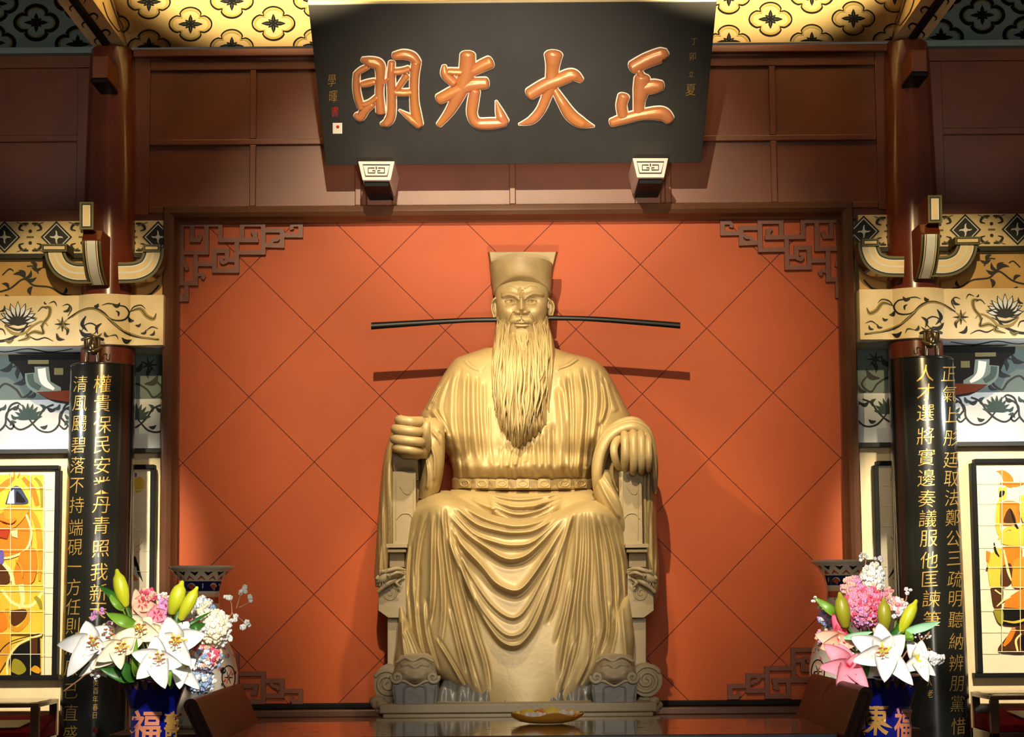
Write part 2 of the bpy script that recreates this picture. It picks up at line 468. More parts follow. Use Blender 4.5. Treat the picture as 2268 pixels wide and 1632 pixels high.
for sd in (1, -1):
    W_ = word(sd)
    # upper wall of the bay
    b = MB(sd)
    b.pbox(-130, 100, 230, 492, UY+.04, .1); zt = px_z(100, UY, 100)
    b.pbox(-130, 118, 230, 150, UY, .05); b.pbox(-130, 299, 172, 314, UY, .05); b.pbox(-130, 464, 230, 492, UY, .05); b.pbox(170, 150, 230, 464, UY, .05)
    b.pbox(-130, 104, 230, 118, UY-.08, .1, 1)
    b.build('trim_3', [M['wood'], M['greyblue']], kind='structure', bevel=.006)
    # lower wall of the bay: recess, band, ledge, cream wall
    b = MB(sd)
    b.pbox(-130, 740, 372, 890, 14.36, .1, 1)
    m0 = on_y(14.355)
    for k, ox in enumerate((-60, 40, 330)):
        scroll(b, m0, [(ox-50, 870), (ox-30, 850), (ox-5, 862), (ox+10, 880), (ox+30, 862), (ox+10, 838)], 4, 0, [(ox-40, 820, 26, -18, 12), (ox-10, 850, 30, -22, 12), (ox+10, 815, -12, 24, 9), (ox+20, 880, 18, -16, 8)])
        for t in range(7):
            b.stroke([(ox, 808), (ox+20*math.cos(t*.9), 808+18*math.sin(t*.9))], [6, 1], m0, 0)
    b.pbox(-130, 885, 372, 962, 14.24, .2, 2)
    m1 = on_y(14.236); m2 = on_y(14.233)
    for ox in (-35, 75+9, 205, 325):
        scroll(b, m1, [(ox-70, 925), (ox-45, 950), (ox-22, 945), (ox, 925), (ox+14, 905), (ox+34, 896)], 4, 0, [(ox+20, 902, 20, 4, 9), (ox-60, 905, 18, -10, 8), (ox+5, 945, 16, -4, 8)])
        for t in range(9):
            a = math.radians(-180+t*22); b.stroke([(ox-22, 928), (ox-22+17*math.cos(a), 926+17*math.sin(a)), (ox-22+31*math.cos(a), 924+31*math.sin(a))], [3, 8, 1], m2, 3)
    for ox in (-35, 84, 205, 325):
        b.stroke([(ox-22, 925), (ox+2, 952), (ox+28, 956), (ox+46, 940), (ox+50, 915), (ox+70, 900)], [3, 4, 4, 4, 4, 3], m1, 0)
        b.stroke([(ox+46, 940), (ox+58, 950), (ox+66, 942), (ox+60, 934)], [3, 4, 3, 1], m1, 0)
        b.stroke([(ox-70, 925), (ox-62, 900), (ox-46, 892), (ox-34, 900)], [3, 4, 4, 1], m1, 0)
        for x, y, dx, dy in ((ox+34, 905, 14, -10), (ox+12, 912, -8, -16), (ox+60, 918, 16, 6), (ox-48, 935, -14, 8)): b.stroke([(x, y), (x+dx*.5-dy*.3, y+dy*.5+dx*.3), (x+dx, y+dy)], [2, 8, 1], m1, 3)
    b.pbox(-130, 962, 372, 994, 14.18, .2, 4)
    b.pbox(-130, 994, 372, 1003, 14.12, .3, 0)
    b.pbox(-130, 1003, 372, 1700, 14.22, .2, 5)
    b.build('wall_%s' % W_, [M['ink'], M['greyblue'], M['white'], M['greenink'], M['white'], M['cream']], kind='structure')

    # ---------------- painted friezes and beam
    b = MB(sd)
    b.pbox(-130, 490, 362, 561, 13.92, .4, 0)
    q1 = on_y(13.917); q2 = on_y(13.914); q3 = on_y(13.911)
    for ox in (-105, 10, 125, 240, 350):
        for r_, mm, mp in ((35, 1, q1), (30, 2, q2), (27, 1, q3)):
            b.poly([(ox-r_, 525), (ox, 525+r_*1.02), (ox+r_, 525), (ox, 525-r_*1.02)], mp, mm)
        q4 = on_y(13.908)
        for dx, dy in ((11, 0), (-11, 0), (0, 11), (0, -11)):
            b.stroke([(ox+dx*.4, 525+dy*.4), (ox+dx, 525+dy), (ox+dx*1.3+dy*.2, 525+dy*1.3+dx*.2)], [4, 3, 1], q4, 2)
        b.disc(ox, 525, 5, q4, 2)
        cx = ox+57
        if cx > 330: continue
        for sx in (-1, 1):
            for sy in (-1, 1):
                b.stroke([(cx+sx*4, 525+sy*30), (cx+sx*18, 525+sy*28), (cx+sx*24, 525+sy*18), (cx+sx*14, 525+sy*14)], [4, 6, 5, 2], q1, 1)
                b.stroke([(cx+sx*8, 525+sy*25), (cx+sx*30, 525+sy*33)], [3, 2], q1, 3)
        b.disc(cx, 512, 4, q1, 1); b.disc(cx, 538, 4, q1, 1); b.stroke([(cx-8, 525), (cx+8, 525)], 4, q1, 3)
    b.pbox(-130, 561, 362, 571, 13.9, .3, 1)
    b.build('painted_frieze', [M['cream'], M['ink'], M['white'], M['olive']], label='cream frieze of black diamonds above the tan vine board, %s of the red panel' % W_, cat='frieze')
    b = MB(sd)
    b.pbox(-130, 571, 362, 664, 13.98, .3, 0)
    b.pbox(-130, 571, 362, 576, 13.97, .1, 2)
    q1 = on_y(13.977)
    scroll(b, q1, [(-60, 640), (-20, 648), (20, 640), (52, 618), (75, 632), (110, 636), (135, 650), (158, 655)], 4, 1, [(55, 616, -26, -8, 9), (55, 616, 26, -2, 9), (55, 616, -14, -18, 8), (55, 616, 14, -18, 8), (72, 634, -4, 20, 10), (20, 640, -16, -12, 8), (80, 595, -12, -14, 9), (70, 592, 24, 0, 8), (12, 652, 14, 6, 10), (140, 650, 6, -14, 7)])
    scroll(b, q1, [(85, 606), (75, 590), (60, 590)], 3, 1); scroll(b, q1, [(5, 610), (20, 596), (30, 600)], 3, 1)
    scroll(b, q1, [(318, 655), (335, 650), (352, 632)], 4, 1, [(335, 650, 6, 8, 5)])
    b.build('painted_board', [M['tan'], M['ink'], M['white']], label='tan board painted with a thin black vine, %s of the red panel' % W_, cat='board')
    # lotus beam with its swelling round the column
    b = MB(sd)
    BY = 13.80; br = .232
    zt, zb_ = P(100, 655, BY).z, P(100, 766, BY).z
    plan = [(P(-130, 700, BY).x, BY)]
    dxx = math.sqrt(br*br-(CY-BY)**2)
    plan.append((CX-dxx, BY))
    a0 = math.atan2(BY-CY, -dxx); a1 = math.atan2(BY-CY, dxx)
    a0 = a0 + 2*math.pi if a0 < 0 else a0
    a1 = a1 + 2*math.pi if a1 < 0 else a1
    for k in range(1, 24): t = a0+(a1-a0)*k/24; plan.append((CX+br*math.cos(t), CY+br*math.sin(t)))
    plan += [(CX+dxx, BY), (P(362, 700, BY).x, BY), (P(362, 700, BY).x, 14.36), (P(-130, 700, BY).x, 14.36)]
    b.prism([(x, y, zb_) for x, y in plan], (0, 0, zt-zb_), 0)
    fc = on_cyl(CX, CY, br+.003)
    def fb(px, py):
        q = P(px, py, BY-.003)
        if abs(q.x-CX) < dxx:
            return fc(px, py)
        return q
    def fb2(px, py): return fb(px, py)-Vector((0, .002, 0))
    b.stroke([(-130, 745), (-60, 720), (-10, 755), (40, 742), (62, 716)], [5, 5, 6, 6, 3], fb, 1)
    lotus(b, fb, 40, 712, 50, 1, 3); lotus(b, fb, -75, 712, 44, 1, 3)
    b.stroke([(150, 706), (175, 690), (200, 683), (225, 690), (252, 716), (290, 742), (352, 752)], [3, 4, 5, 6, 6, 5, 4], fb, 1)
    b.stroke([(158, 704), (182, 688), (210, 685), (240, 704), (270, 730), (320, 748), (352, 750)], [1, 3, 3, 3, 3, 3, 2], fb2, 2)
    b.stroke([(228, 692), (250, 708), (275, 708), (286, 694), (278, 680), (262, 676), (240, 672), (226, 676)], [2, 3, 4, 4, 3, 3, 3, 1], fb, 1)
    for pts, w in (([(98, 680), (110, 682), (108, 700), (94, 720), (96, 740)], [2, 8, 7, 6, 2]), ([(84, 690), (94, 680), (104, 684)], [1, 4, 1]), ([(288, 690), (310, 684), (325, 700), (340, 706), (346, 694)], [2, 8, 9, 8, 2]), ([(55, 745), (75, 735), (96, 738), (90, 720)], [1, 8, 6, 2]), ([(10, 752), (20, 758), (30, 752)], [2, 8, 2]), ([(40, 755), (62, 748), (58, 738)], [2, 9, 2])):
        b.stroke(pts, w, fb, 2); b.stroke(pts, [1.5]*len(pts), fb2, 1)
    for t in range(8):
        a = t*math.pi/4; b.stroke([(138, 718), (138+17*math.cos(a), 718+17*math.sin(a))], [7, 1], fb, 2 if t % 2 else 1)
    for x, y, dx, dy, w in ((125, 738, 18, 14, 8), (148, 742, -8, -18, 7), (250, 676, 16, -6, 8), (232, 735, 10, 10, 7), (262, 700, -6, -12, 5), (300, 720, 12, -4, 6), (312, 738, 12, -8, 6), (332, 742, 10, -10, 6), (270, 748, 22, 4, 10), (208, 678, 10, -6, 8), (140, 690, 14, -14, 7), (176, 730, 26, 8, 9), (190, 700, 4, 34, 8), (225, 716, -8, 24, 7), (200, 740, 26, -2, 5), (285, 702, 12, 8, 9), (0, 690, 10, -14, 6), (98, 668, 6, 5, 4), (-20, 700, -14, -18, 9), (-30, 740, 14, 10, 8)):
        b.stroke([(x, y), (x+dx*.5-dy*.3, y+dy*.5+dx*.3), (x+dx, y+dy)], [2, w, 1], fb, 1)
    for ox, n_ in ((40, 7), (-75, 7)):
        for k in range(-3, 4):
            t_ = math.radians(-90+k*25); tip = (ox+44*math.cos(t_), 716+42*math.sin(t_))
            b.stroke([(ox+10*math.cos(t_-.6), 716+10*math.sin(t_-.6)), ((ox+tip[0])/2+9*math.cos(t_-1.5), (716+tip[1])/2+9*math.sin(t_-1.5)), tip], [1, 2.4, 1], fb2, 1)
        b.stroke([(ox-30, 722), (ox-12, 738), (ox+14, 738), (ox+32, 722), (ox+54, 712), (ox+66, 722)], [2, 7, 6, 5, 4, 1], fb, 2)
        b.stroke([(ox-10, 690), (ox, 684), (ox+10, 690), (ox, 698)], 3, fb2, 1, closed=True)
    for pts in ([(60, 742), (80, 752), (100, 748), (118, 756)], [(180, 735), (188, 720), (202, 716), (214, 724), (210, 738), (196, 742)], [(150, 700), (158, 684), (150, 674), (138, 678)], [(286, 694), (296, 680), (312, 676), (322, 684)], [(322, 734), (336, 724), (350, 728)], [(-20, 745), (-8, 730), (6, 730), (12, 742)], [(108, 672), (120, 668), (126, 678)], [(240, 745), (256, 742), (262, 752)]):
        b.stroke(pts, [1, 3.2, 3, 1], fb, 1)
    # soffit painted with a vine
    us = P(60, 766, BY).z-.003
    def fs(px, py):
        r = ray(px, py); return Vector((0, 0, CAMZ))+r*((us-CAMZ)/r.z)
    b.poly([(-130, 768), (354, 768), (354, 783), (-130, 783)], fs, 4)
    fs2 = lambda x, y: fs(x, y)-Vector((0, 0, .002))
    b.stroke([(-100, 776), (-40, 772), (10, 779), (60, 772), (110, 779), (160, 772)], 2, fs2, 1)
    b.build('lotus_beam', [M['cream'], M['ink'], M['ochre'], M['white'], M['white']], label='cream beam painted with a lotus scroll, wrapped round the %s column' % W_, cat='beam')

    # ---------------- column
    c = thing('column', (CX*sd, CY, 0), 'glossy red brown round wooden column on the %s, behind the hanging couplet board' % W_, 'column')
    ztop = P(245, 108, CY).z; zmid = P(241, 640, CY).z
    b = MB(sd)
    prof = [(.19, 0), (.19, 1.5), (.188, zmid)] + [(.188-.033*(k/10)**1.3, zmid+(ztop-zmid)*k/10) for k in range(1, 10)] + [(.150, ztop-.02), (.13, ztop)]
    b.lathe(CX, CY, prof, 40)
    b.build('shaft', M['column'], c, smooth=40)
    # beam stub at its head
    b = MB(sd)
    xa, xb = P(204, 150, 13.45).x, P(238, 150, 13.45).x
    za, zb2 = P(220, 124, 13.45).z, P(220, 172, 13.45).z
    b.box(xa, xb, 13.45, CY, zb2, za, 0); b.box(xa-.01, xb+.004, 13.46, CY, zb2-.03, zb2-.001, 1)
    b.build('beam_stub', [M['wood'], M['black']], c, bevel=.006)
    # bracket set at shoulder height
    br_ = thing('bracket', (CX*sd, 13.6, P(200, 560, 13.5).z), 'painted timber bracket with scrolled arms projecting from the %s column' % W_, 'bracket')
    b = MB(sd)
    Yb = 13.38
    def inset(b, x0, y0, x1, y1, Y, seq):
        for k, (d, mm) in enumerate(seq):
            f = on_y(Y-.002*(k+1)); b.poly([(x0+d, y1-d), (x1-d, y1-d), (x1-d, y0+d), (x0+d, y0+d)], f, mm)
    b.pbox(176, 447, 207, 508, Yb, .5, 0)
    inset(b, 176, 447, 207, 508, Yb, ((0, 2), (4, 1), (7, 3), (9.5, 4)))
    b.build('bracket_block', [M['column'], M['ink'], M['olive'], M['white'], M['cream']], br_, bevel=.004)
    b = MB(sd)
    x0_, x1_ = P(181, 560, 13.45).x, P(223, 560, 13.45).x
    zs = [P(200, y, 13.45).z for y in (508, 530, 550, 575, 600, 619)]
    ys = [13.5, 13.45, 13.46, 13.50, 13.58, 13.70]
    n = len(zs)
    V = []
    for z, y in zip(zs, ys): V.append([(x0_, CY, z), (x0_, y, z), (x1_, y, z), (x1_, CY, z)])
    o = b.grid(np.array(V), 0, flip=True); b.cap([o, o+1, o+2, o+3]); b.cap([o+(n-1)*4+k for k in (3, 2, 1, 0)])
    fine = catmull(list(zip(ys, zs)), 5)
    for k, (d, mm) in enumerate(((0.0, 2), (.012, 1), (.022, 4), (.030, 1), (.034, 3))):
        L = [[(x0_+d, y-.003*(k+1), z), (x1_-d, y-.003*(k+1), z)] for y, z in fine[6:]]
        b.grid(np.array(L), mm, flip=True)
    b.build('bracket_arm', [M['column'], M['ink'], M['olive'], M['white'], M['cream']], br_)
    for ctr, cap in (([(205, 604), (165, 604), (138, 592), (124, 570), (121, 548)], (92, 540, 148, 557)), ([(262, 604), (300, 602), (326, 590), (338, 568), (340, 548)], (317, 541, 354, 557))):
        b = MB(sd)
        Ya = 13.66
        p, w = resample(ctr, 46, 4); L, R = [], []
        for i in range(len(p)):
            a_, b_ = p[max(i-1, 0)], p[min(i+1, len(p)-1)]
            dx, dy = b_[0]-a_[0], b_[1]-a_[1]; l = math.hypot(dx, dy); L.append((p[i][0]-dy/l*23, p[i][1]+dx/l*23)); R.append((p[i][0]+dy/l*23, p[i][1]-dx/l*23))
        ring = L+R[::-1]
        b.prism([P(x, y, Ya) for x, y in ring], (0, .16, 0), 0)
        for k, (w_, mm) in enumerate(((46, 2), (36, 1), (30, 3), (25, 4), (4, 3))):
            b.stroke(ctr, w_, on_y(Ya-.002*(k+1)), mm)
        b.pbox(cap[0], cap[1], cap[2], cap[3], Ya-.03, .22, 2)
        inset(b, cap[0], cap[1], cap[2], cap[3], Ya-.03, ((3, 1), (5, 4)))
        b.build('scroll_arm', [M['column'], M['ink'], M['olive'], M['white'], M['cream']], br_)
    # small dark bracket in the recess under the beam
    bb = thing('bracket', (P(110, 850, 14.1).x*sd, 14.1, P(110, 850, 14.1).z), 'small shadowed bracket under the lotus beam, beside the %s couplet board' % W_, 'bracket')
    b = MB(sd)
    Yq = 14.05
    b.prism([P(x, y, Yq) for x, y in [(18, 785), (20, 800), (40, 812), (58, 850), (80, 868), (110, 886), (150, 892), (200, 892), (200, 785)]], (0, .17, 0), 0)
    b.prism([P(x, y, Yq-.02) for x, y in [(80, 868), (110, 884), (150, 890), (200, 890), (200, 862)]], (0, .1, 0), 1)
    f1, f2 = on_y(Yq-.004), on_y(Yq-.007)
    b.stroke([(66, 826), (70, 850), (92, 866)], [22, 22, 20], f1, 2); b.stroke([(66, 828), (70, 848), (88, 860)], [14, 13, 12], f2, 3)
    b.poly([(76, 812), (108, 812), (112, 845), (135, 858), (135, 870), (80, 868)], f1, 2); b.stroke([(92, 816), (98, 845), (120, 862)], [18, 16, 6], f2, 4)
    b.poly([(62, 797), (108, 797), (108, 806), (62, 806)], f1, 5); b.poly([(120, 815), (140, 815), (140, 830), (120, 830)], f1, 5)
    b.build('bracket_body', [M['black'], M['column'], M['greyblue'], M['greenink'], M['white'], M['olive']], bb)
# ================================================================== STATUE
# Every surface of the figure is lofted from cross-sections measured on the photo (pixels) at its own distance.
def pchip(x, y, q):
    x = np.asarray(x, float); y = np.asarray(y, float)
    h = np.diff(x); d = np.diff(y)/h; m = np.zeros_like(y)
    m[0], m[-1] = d[0], d[-1]
    for i in range(1, len(x)-1):
        if d[i-1]*d[i] > 0:
            w1, w2 = 2*h[i]+h[i-1], h[i]+2*h[i-1]; m[i] = (w1+w2)/(w1/d[i-1]+w2/d[i])
    q = np.asarray(q, float); i = np.clip(np.searchsorted(x, q)-1, 0, len(h)-1); t = np.clip((q-x[i])/h[i], 0, 1); hh = h[i]
    return (2*t**3-3*t**2+1)*y[i]+(t**3-2*t**2+t)*hh*m[i]+(-2*t**3+3*t**2)*y[i+1]+(t**3-t**2)*hh*m[i+1]
def polydist(X, Y, pts):
    """distance to a polyline and the parameter 0..1 along it"""
    best = np.full(X.shape, 1e9); par = np.zeros(X.shape); sgn = np.zeros(X.shape)
    n = len(pts)-1
    for k in range(n):
        ax, ay = pts[k][:2]; bx, by = pts[k+1][:2]
        dx, dy = bx-ax, by-ay; l2 = dx*dx+dy*dy+1e-9
        t = np.clip(((X-ax)*dx+(Y-ay)*dy)/l2, 0, 1)
        ex, ey = X-ax-t*dx, Y-ay-t*dy; dd = ex*ex+ey*ey
        w = dd < best
        best = np.where(w, dd, best); par = np.where(w, (k+t)/n, par); sgn = np.where(w, np.sign(dx*ey-dy*ex), sgn)
    return np.sqrt(best), par, sgn
def ridge(X, Y, pts, w, amp, ends=.12, sharp=2.0):
    p = catmull(pts, 4) if len(pts) > 2 else pts
    xs = [q[0] for q in p]; ys = [q[1] for q in p]; R = 3.2*w
    out = np.zeros(X.shape)
    k = (X > min(xs)-R) & (X < max(xs)+R) & (Y > min(ys)-R) & (Y < max(ys)+R)
    if not k.any(): return out
    d, t, _ = polydist(X[k], Y[k], p)
    tp = np.clip(np.minimum(t, 1-t)/ends, 0, 1); tp = tp*tp*(3-2*tp)
    out[k] = amp*tp*np.exp(-(d/w)**sharp)
    return out
def blob(X, Y, cx, cy, rx, ry, amp, p=2.0, rot=0.0):
    c, s_ = math.cos(rot), math.sin(rot)
    u = ((X-cx)*c+(Y-cy)*s_)/rx; v = (-(X-cx)*s_+(Y-cy)*c)/ry
    return amp*np.exp(-(u*u+v*v)**(p/2))
def dome(X, Y, cx, cy, rx, ry, amp):
    u = ((X-cx)/rx)**2+((Y-cy)/ry)**2
    return amp*np.sqrt(np.clip(1-u, 0, 1))
def sstep(x): x = np.clip(x, 0, 1); return x*x*(3-2*x)
def loft(b, rows, ny, nx, disp=None, back=.2, m=0, pw=1.0, sidepow=.5, bcols=9, ydisp=None):
    """rows: (py, left px, right px, centre distance, front depth)"""
    R = np.array(rows, float); v = np.linspace(R[0, 0], R[-1, 0], ny)
    L = pchip(R[:, 0], R[:, 1], v); Rr = pchip(R[:, 0], R[:, 2], v); Yc = pchip(R[:, 0], R[:, 3], v); D = pchip(R[:, 0], R[:, 4], v)
    t = np.linspace(-math.pi/2, math.pi/2, nx)
    s = np.sin(t); c = np.cos(t)
    X = (L+Rr)[:, None]/2+(Rr-L)[:, None]/2*s[None, :]
    PY = np.repeat(v[:, None], nx, 1)
    Y = Yc[:, None]-D[:, None]*np.clip(c, 0, 1)[None, :]**pw
    if disp is not None: Y = Y-disp(X, PY)*np.clip(c, 0, 1)[None, :]**sidepow
    tb = np.linspace(math.pi/2, -math.pi/2, bcols)[1:-1]
    Xb = (L+Rr)[:, None]/2+(Rr-L)[:, None]/2*np.sin(tb)[None, :]
    Yb = Yc[:, None]+back*np.cos(tb)[None, :]
    Xa = np.concatenate([X, Xb], 1); Ya = np.concatenate([Y, Yb], 1); Pa = np.concatenate([PY, np.repeat(v[:, None], len(tb), 1)], 1)
    V = Pn(Xa.ravel(), Pa.ravel(), Ya.ravel()).reshape(ny, -1, 3)
    nc = V.shape[1]
    o = b.grid(V, m, wrap=True, flip=True)
    b.cap([o+k for k in range(nc)], m); b.cap([o+(ny-1)*nc+k for k in reversed(range(nc))], m)
PX = 13.2/F
def ptube(b, pts, rad, seg=8, m=0, squash=1.0, n=6, **k):
    """tube through (px, py, distance) with radius in pixels"""
    if not hasattr(rad, '__len__'): rad = [rad]*len(pts)
    if len(rad) != len(pts): rad = list(np.interp(np.linspace(0, 1, len(pts)), np.linspace(0, 1, len(rad)), rad))
    q = catmull([(p[0], p[1], p[2], r) for p, r in zip(pts, rad)], n) if len(pts) > 2 else [(p[0], p[1], p[2], r) for p, r in zip(pts, rad)]
    b.tube([P(a[0], a[1], a[2]) for a in q], [max(.2, a[3])*PX for a in q], seg, m, squash, **k)
Z2 = lambda pts: [(800+x/3.24, 760+y/3.24) for x, y in pts]
Z3 = lambda pts: [(800+x/2.804, 1050+y/2.804) for x, y in pts]
Z1 = lambda pts: [(1000+x/4.294, 520+y/4.294) for x, y in pts]

M['bronze'] = mat('weathered_bronze', (178, 154, 106), .44, metal=.12, spec=.45, var=.35, vscale=3.2, var_rgb=(148, 126, 88), bump=.16, bscale=30)
M['stone'] = mat('dusty_bronze_throne', (160, 142, 110), .6, spec=.35, var=.4, vscale=5, var_rgb=(140, 126, 102), bump=.25, bscale=35)
M['darkbronze'] = mat('dark_grey_bronze', (92, 88, 82), .35, spec=.5, var=.4, vscale=8, var_rgb=(130, 122, 108), bump=.15, bscale=30)  # darker grey bronze for throne feet and robe hem
M['hat'] = mat('hat_bronze', (168, 144, 98), .5, spec=.4, var=.3, vscale=6, bump=.15, bscale=40)
M['wing'] = mat('black_hat_wing', (12, 10, 9), .35, spec=.25)
st = thing('seated_statue', (P(1147, 1588, 13).x, 13.1, DAIS), 'large bronze statue of a bearded official in a winged hat seated on a throne', 'statue')
SB, SS = M['bronze'], M['stone']

# ------------------------------------------------ robe: chest and upper arms
CHEST = [(770, 1076, 1226, 13.5, .14), (782, 1040, 1262, 13.5, .2), (793, 1010, 1306, 13.5, .26), (806, 998, 1330, 13.5, .30), (835, 979, 1353, 13.5, .36), (870, 958, 1371, 13.5, .40), (900, 942, 1386, 13.5, .44),
         (925, 930, 1398, 13.5, .46), (955, 930, 1402, 13.5, .48), (985, 968, 1366, 13.5, .50), (1015, 996, 1330, 13.5, .50), (1060, 1004, 1314, 13.5, .47), (1090, 1004, 1312, 13.5, .44), (1140, 990, 1320, 13.5, .42)]
r2 = random.Random(3)
FOLDS = []
for pts, w, a in [
    ([(690,170),(655,290),(645,430),(650,600),(690,800)], 5, .035), ([(600,220),(545,330),(500,440)], 5, .03), ([(640,200),(590,330),(560,470),(600,600),(640,740)], 5, .03),
    ([(560,300),(500,420),(470,480)], 4, .025), ([(740,200),(735,500),(755,850)], 6, .03), ([(800,220),(805,520),(830,860)], 6, .032), ([(850,260),(860,560),(890,870)], 5, .03),
    ([(900,420),(905,700),(930,880)], 4, .022), ([(1000,730),(985,900)], 4, .02), ([(1060,760),(1050,900)], 4, .02), ([(1130,740),(1105,890)], 5, .026), ([(1190,720),(1180,860)], 4, .018),
    ([(1235,690),(1245,900)], 5, .026), ([(1290,640),(1300,900)], 4, .022), ([(1345,560),(1350,920)], 5, .028), ([(1410,300),(1440,600),(1430,950)], 6, .034), ([(1450,220),(1475,500),(1470,950)], 5, .03),
    ([(1500,190),(1520,480),(1510,950)], 5, .034), ([(1555,160),(1590,400),(1575,700),(1550,1000)], 6, .04), ([(1610,150),(1640,380),(1620,650),(1590,950)], 5, .036), ([(1655,170),(1690,350),(1675,560),(1640,760)], 6, .036),
    ([(1700,220),(1740,350),(1750,470),(1700,600)], 5, .032), ([(1745,280),(1790,400),(1830,500)], 5, .028), ([(690,820),(700,1000)], 4, .02), ([(640,700),(650,1000)], 4, .022), ([(1620,880),(1600,1040)], 4, .02),
    ([(500,470),(560,560),(610,660)], 5, .03), ([(460,510),(540,610),(590,720)], 5, .028)]:
    FOLDS.append((Z2(pts), w, a))
for pts in ([(735,115),(790,170),(870,200)], [(750,95),(810,150),(880,175)], [(1390,195),(1490,160),(1565,105)], [(1390,178),(1470,145),(1540,95)]):
    FOLDS.append((Z2(pts), 2.2, .014))
def chest_disp(X, Y):
    d = np.zeros(X.shape)
    rf = random.Random(8)
    for p, w, a in FOLDS:
        a *= rf.uniform(.45, 1.45); w *= rf.uniform(.85, 1.35)
        d += ridge(X, Y, p, w, a*1.25, .18, 1.6)
        q = [(x+w*1.6, y) for x, y in p]; d -= ridge(X, Y, q, w*.55, a*1.1, .2)
    # waist drawn in under the belt line, the gown bloused above it
    d += .075*np.exp(-((Y-1034)/22)**2)*(np.abs(X-1155) < 185)
    d += .010*np.sin(X*.26+2*np.sin(Y*.021)+1.5*np.sin(X*.05))*sstep((Y-960)/60)*(1-sstep((Y-1062)/20))
    d -= .03*sstep((Y-1056)/8)
    return d
b = MB(); loft(b, CHEST, 270, 330, chest_disp, back=.25, pw=.8)
b.build('robe', SB, st, smooth=180)

# ------------------------------------------------ lap cloth, skirt
def lap_disp(X, Y):
    d = np.zeros(X.shape)
    for k, (y0, dip) in enumerate(((1090, 16), (1096, 27), (1103, 36), (1110, 43), (1118, 46))):
        p = [(1070+4*k, y0), (1110, y0+dip*.7), (1150, y0+dip), (1200, y0+dip*.7), (1255-3*k, y0)]
        d += ridge(X, Y, p, 3.4, .045, .15, 1.6)
    d += ridge(X, Y, Z3([(690,150),(760,190),(830,220)]), 4, .03) + ridge(X, Y, Z3([(1180,130),(1120,180),(1040,215)]), 4, .03)
    return d
b = MB(); loft(b, [(1084, 1000, 1310, 13.4, .30), (1096, 985, 1322, 13.4, .40), (1122, 975, 1335, 13.4, .5), (1175, 970, 1340, 13.4, .52)], 60, 110, lap_disp, back=.1, pw=.55)
b.build('robe_lap', SB, st, smooth=180)

SK = [(1086, 945, 1350, 13.3, .48), (1094, 936, 1358, 13.3, .52), (1108, 922, 1368, 13.3, .56), (1125, 911, 1377, 13.3, .57), (1150, 903, 1385, 13.3, .58), (1200, 897, 1391, 13.3, .585), (1260, 892, 1396, 13.3, .59), (1330, 889, 1398, 13.3, .60),
      (1390, 893, 1396, 13.3, .61), (1430, 903, 1388, 13.3, .62), (1470, 928, 1368, 13.3, .63), (1500, 962, 1338, 13.3, .64), (1530, 1010, 1306, 13.3, .65), (1568, 1050, 1275, 13.3, .66)]
TOPX = [880, 905, 925, 945, 965, 985, 1005, 1025, 1050, 1080, 1110, 1150, 1190, 1220, 1250, 1275, 1300, 1322, 1345, 1365, 1385, 1410]
TOPY = [1160, 1130, 1108, 1096, 1091, 1091, 1096, 1104, 1116, 1130, 1139, 1143, 1139, 1131, 1120, 1111, 1106, 1107, 1113, 1124, 1142, 1170]
SWAGS = [([(600,170),(740,262),(900,312),(1000,318),(1110,290),(1240,205)], 4.5, .03), ([(575,190),(710,305),(860,350),(960,360),(1090,340),(1250,225)], 4.5, .032),
         ([(555,215),(690,360),(830,420),(950,440),(1080,410),(1262,238)], 4, .03), ([(540,240),(640,350),(760,440),(870,512),(950,525),(1040,492),(1150,385),(1275,248)], 6, .05),
         ([(520,260),(620,430),(740,560),(830,668),(930,718),(1000,705),(1080,612),(1180,455),(1292,258)], 6.5, .055), ([(505,270),(600,480),(700,660),(800,800),(900,880),(980,880),(1060,780),(1150,600),(1240,420)], 4, .025),
         ([(490,270),(590,520),(680,720),(780,880),(880,985),(960,1000),(1030,950),(1100,810),(1190,590)], 4, .022)]
HEM = Z3([(470,215),(520,380),(575,520),(640,665),(740,865),(830,1005),(890,1058),(950,1072),(1010,1045),(1090,930),(1160,750),(1230,520),(1300,300),(1330,215)])
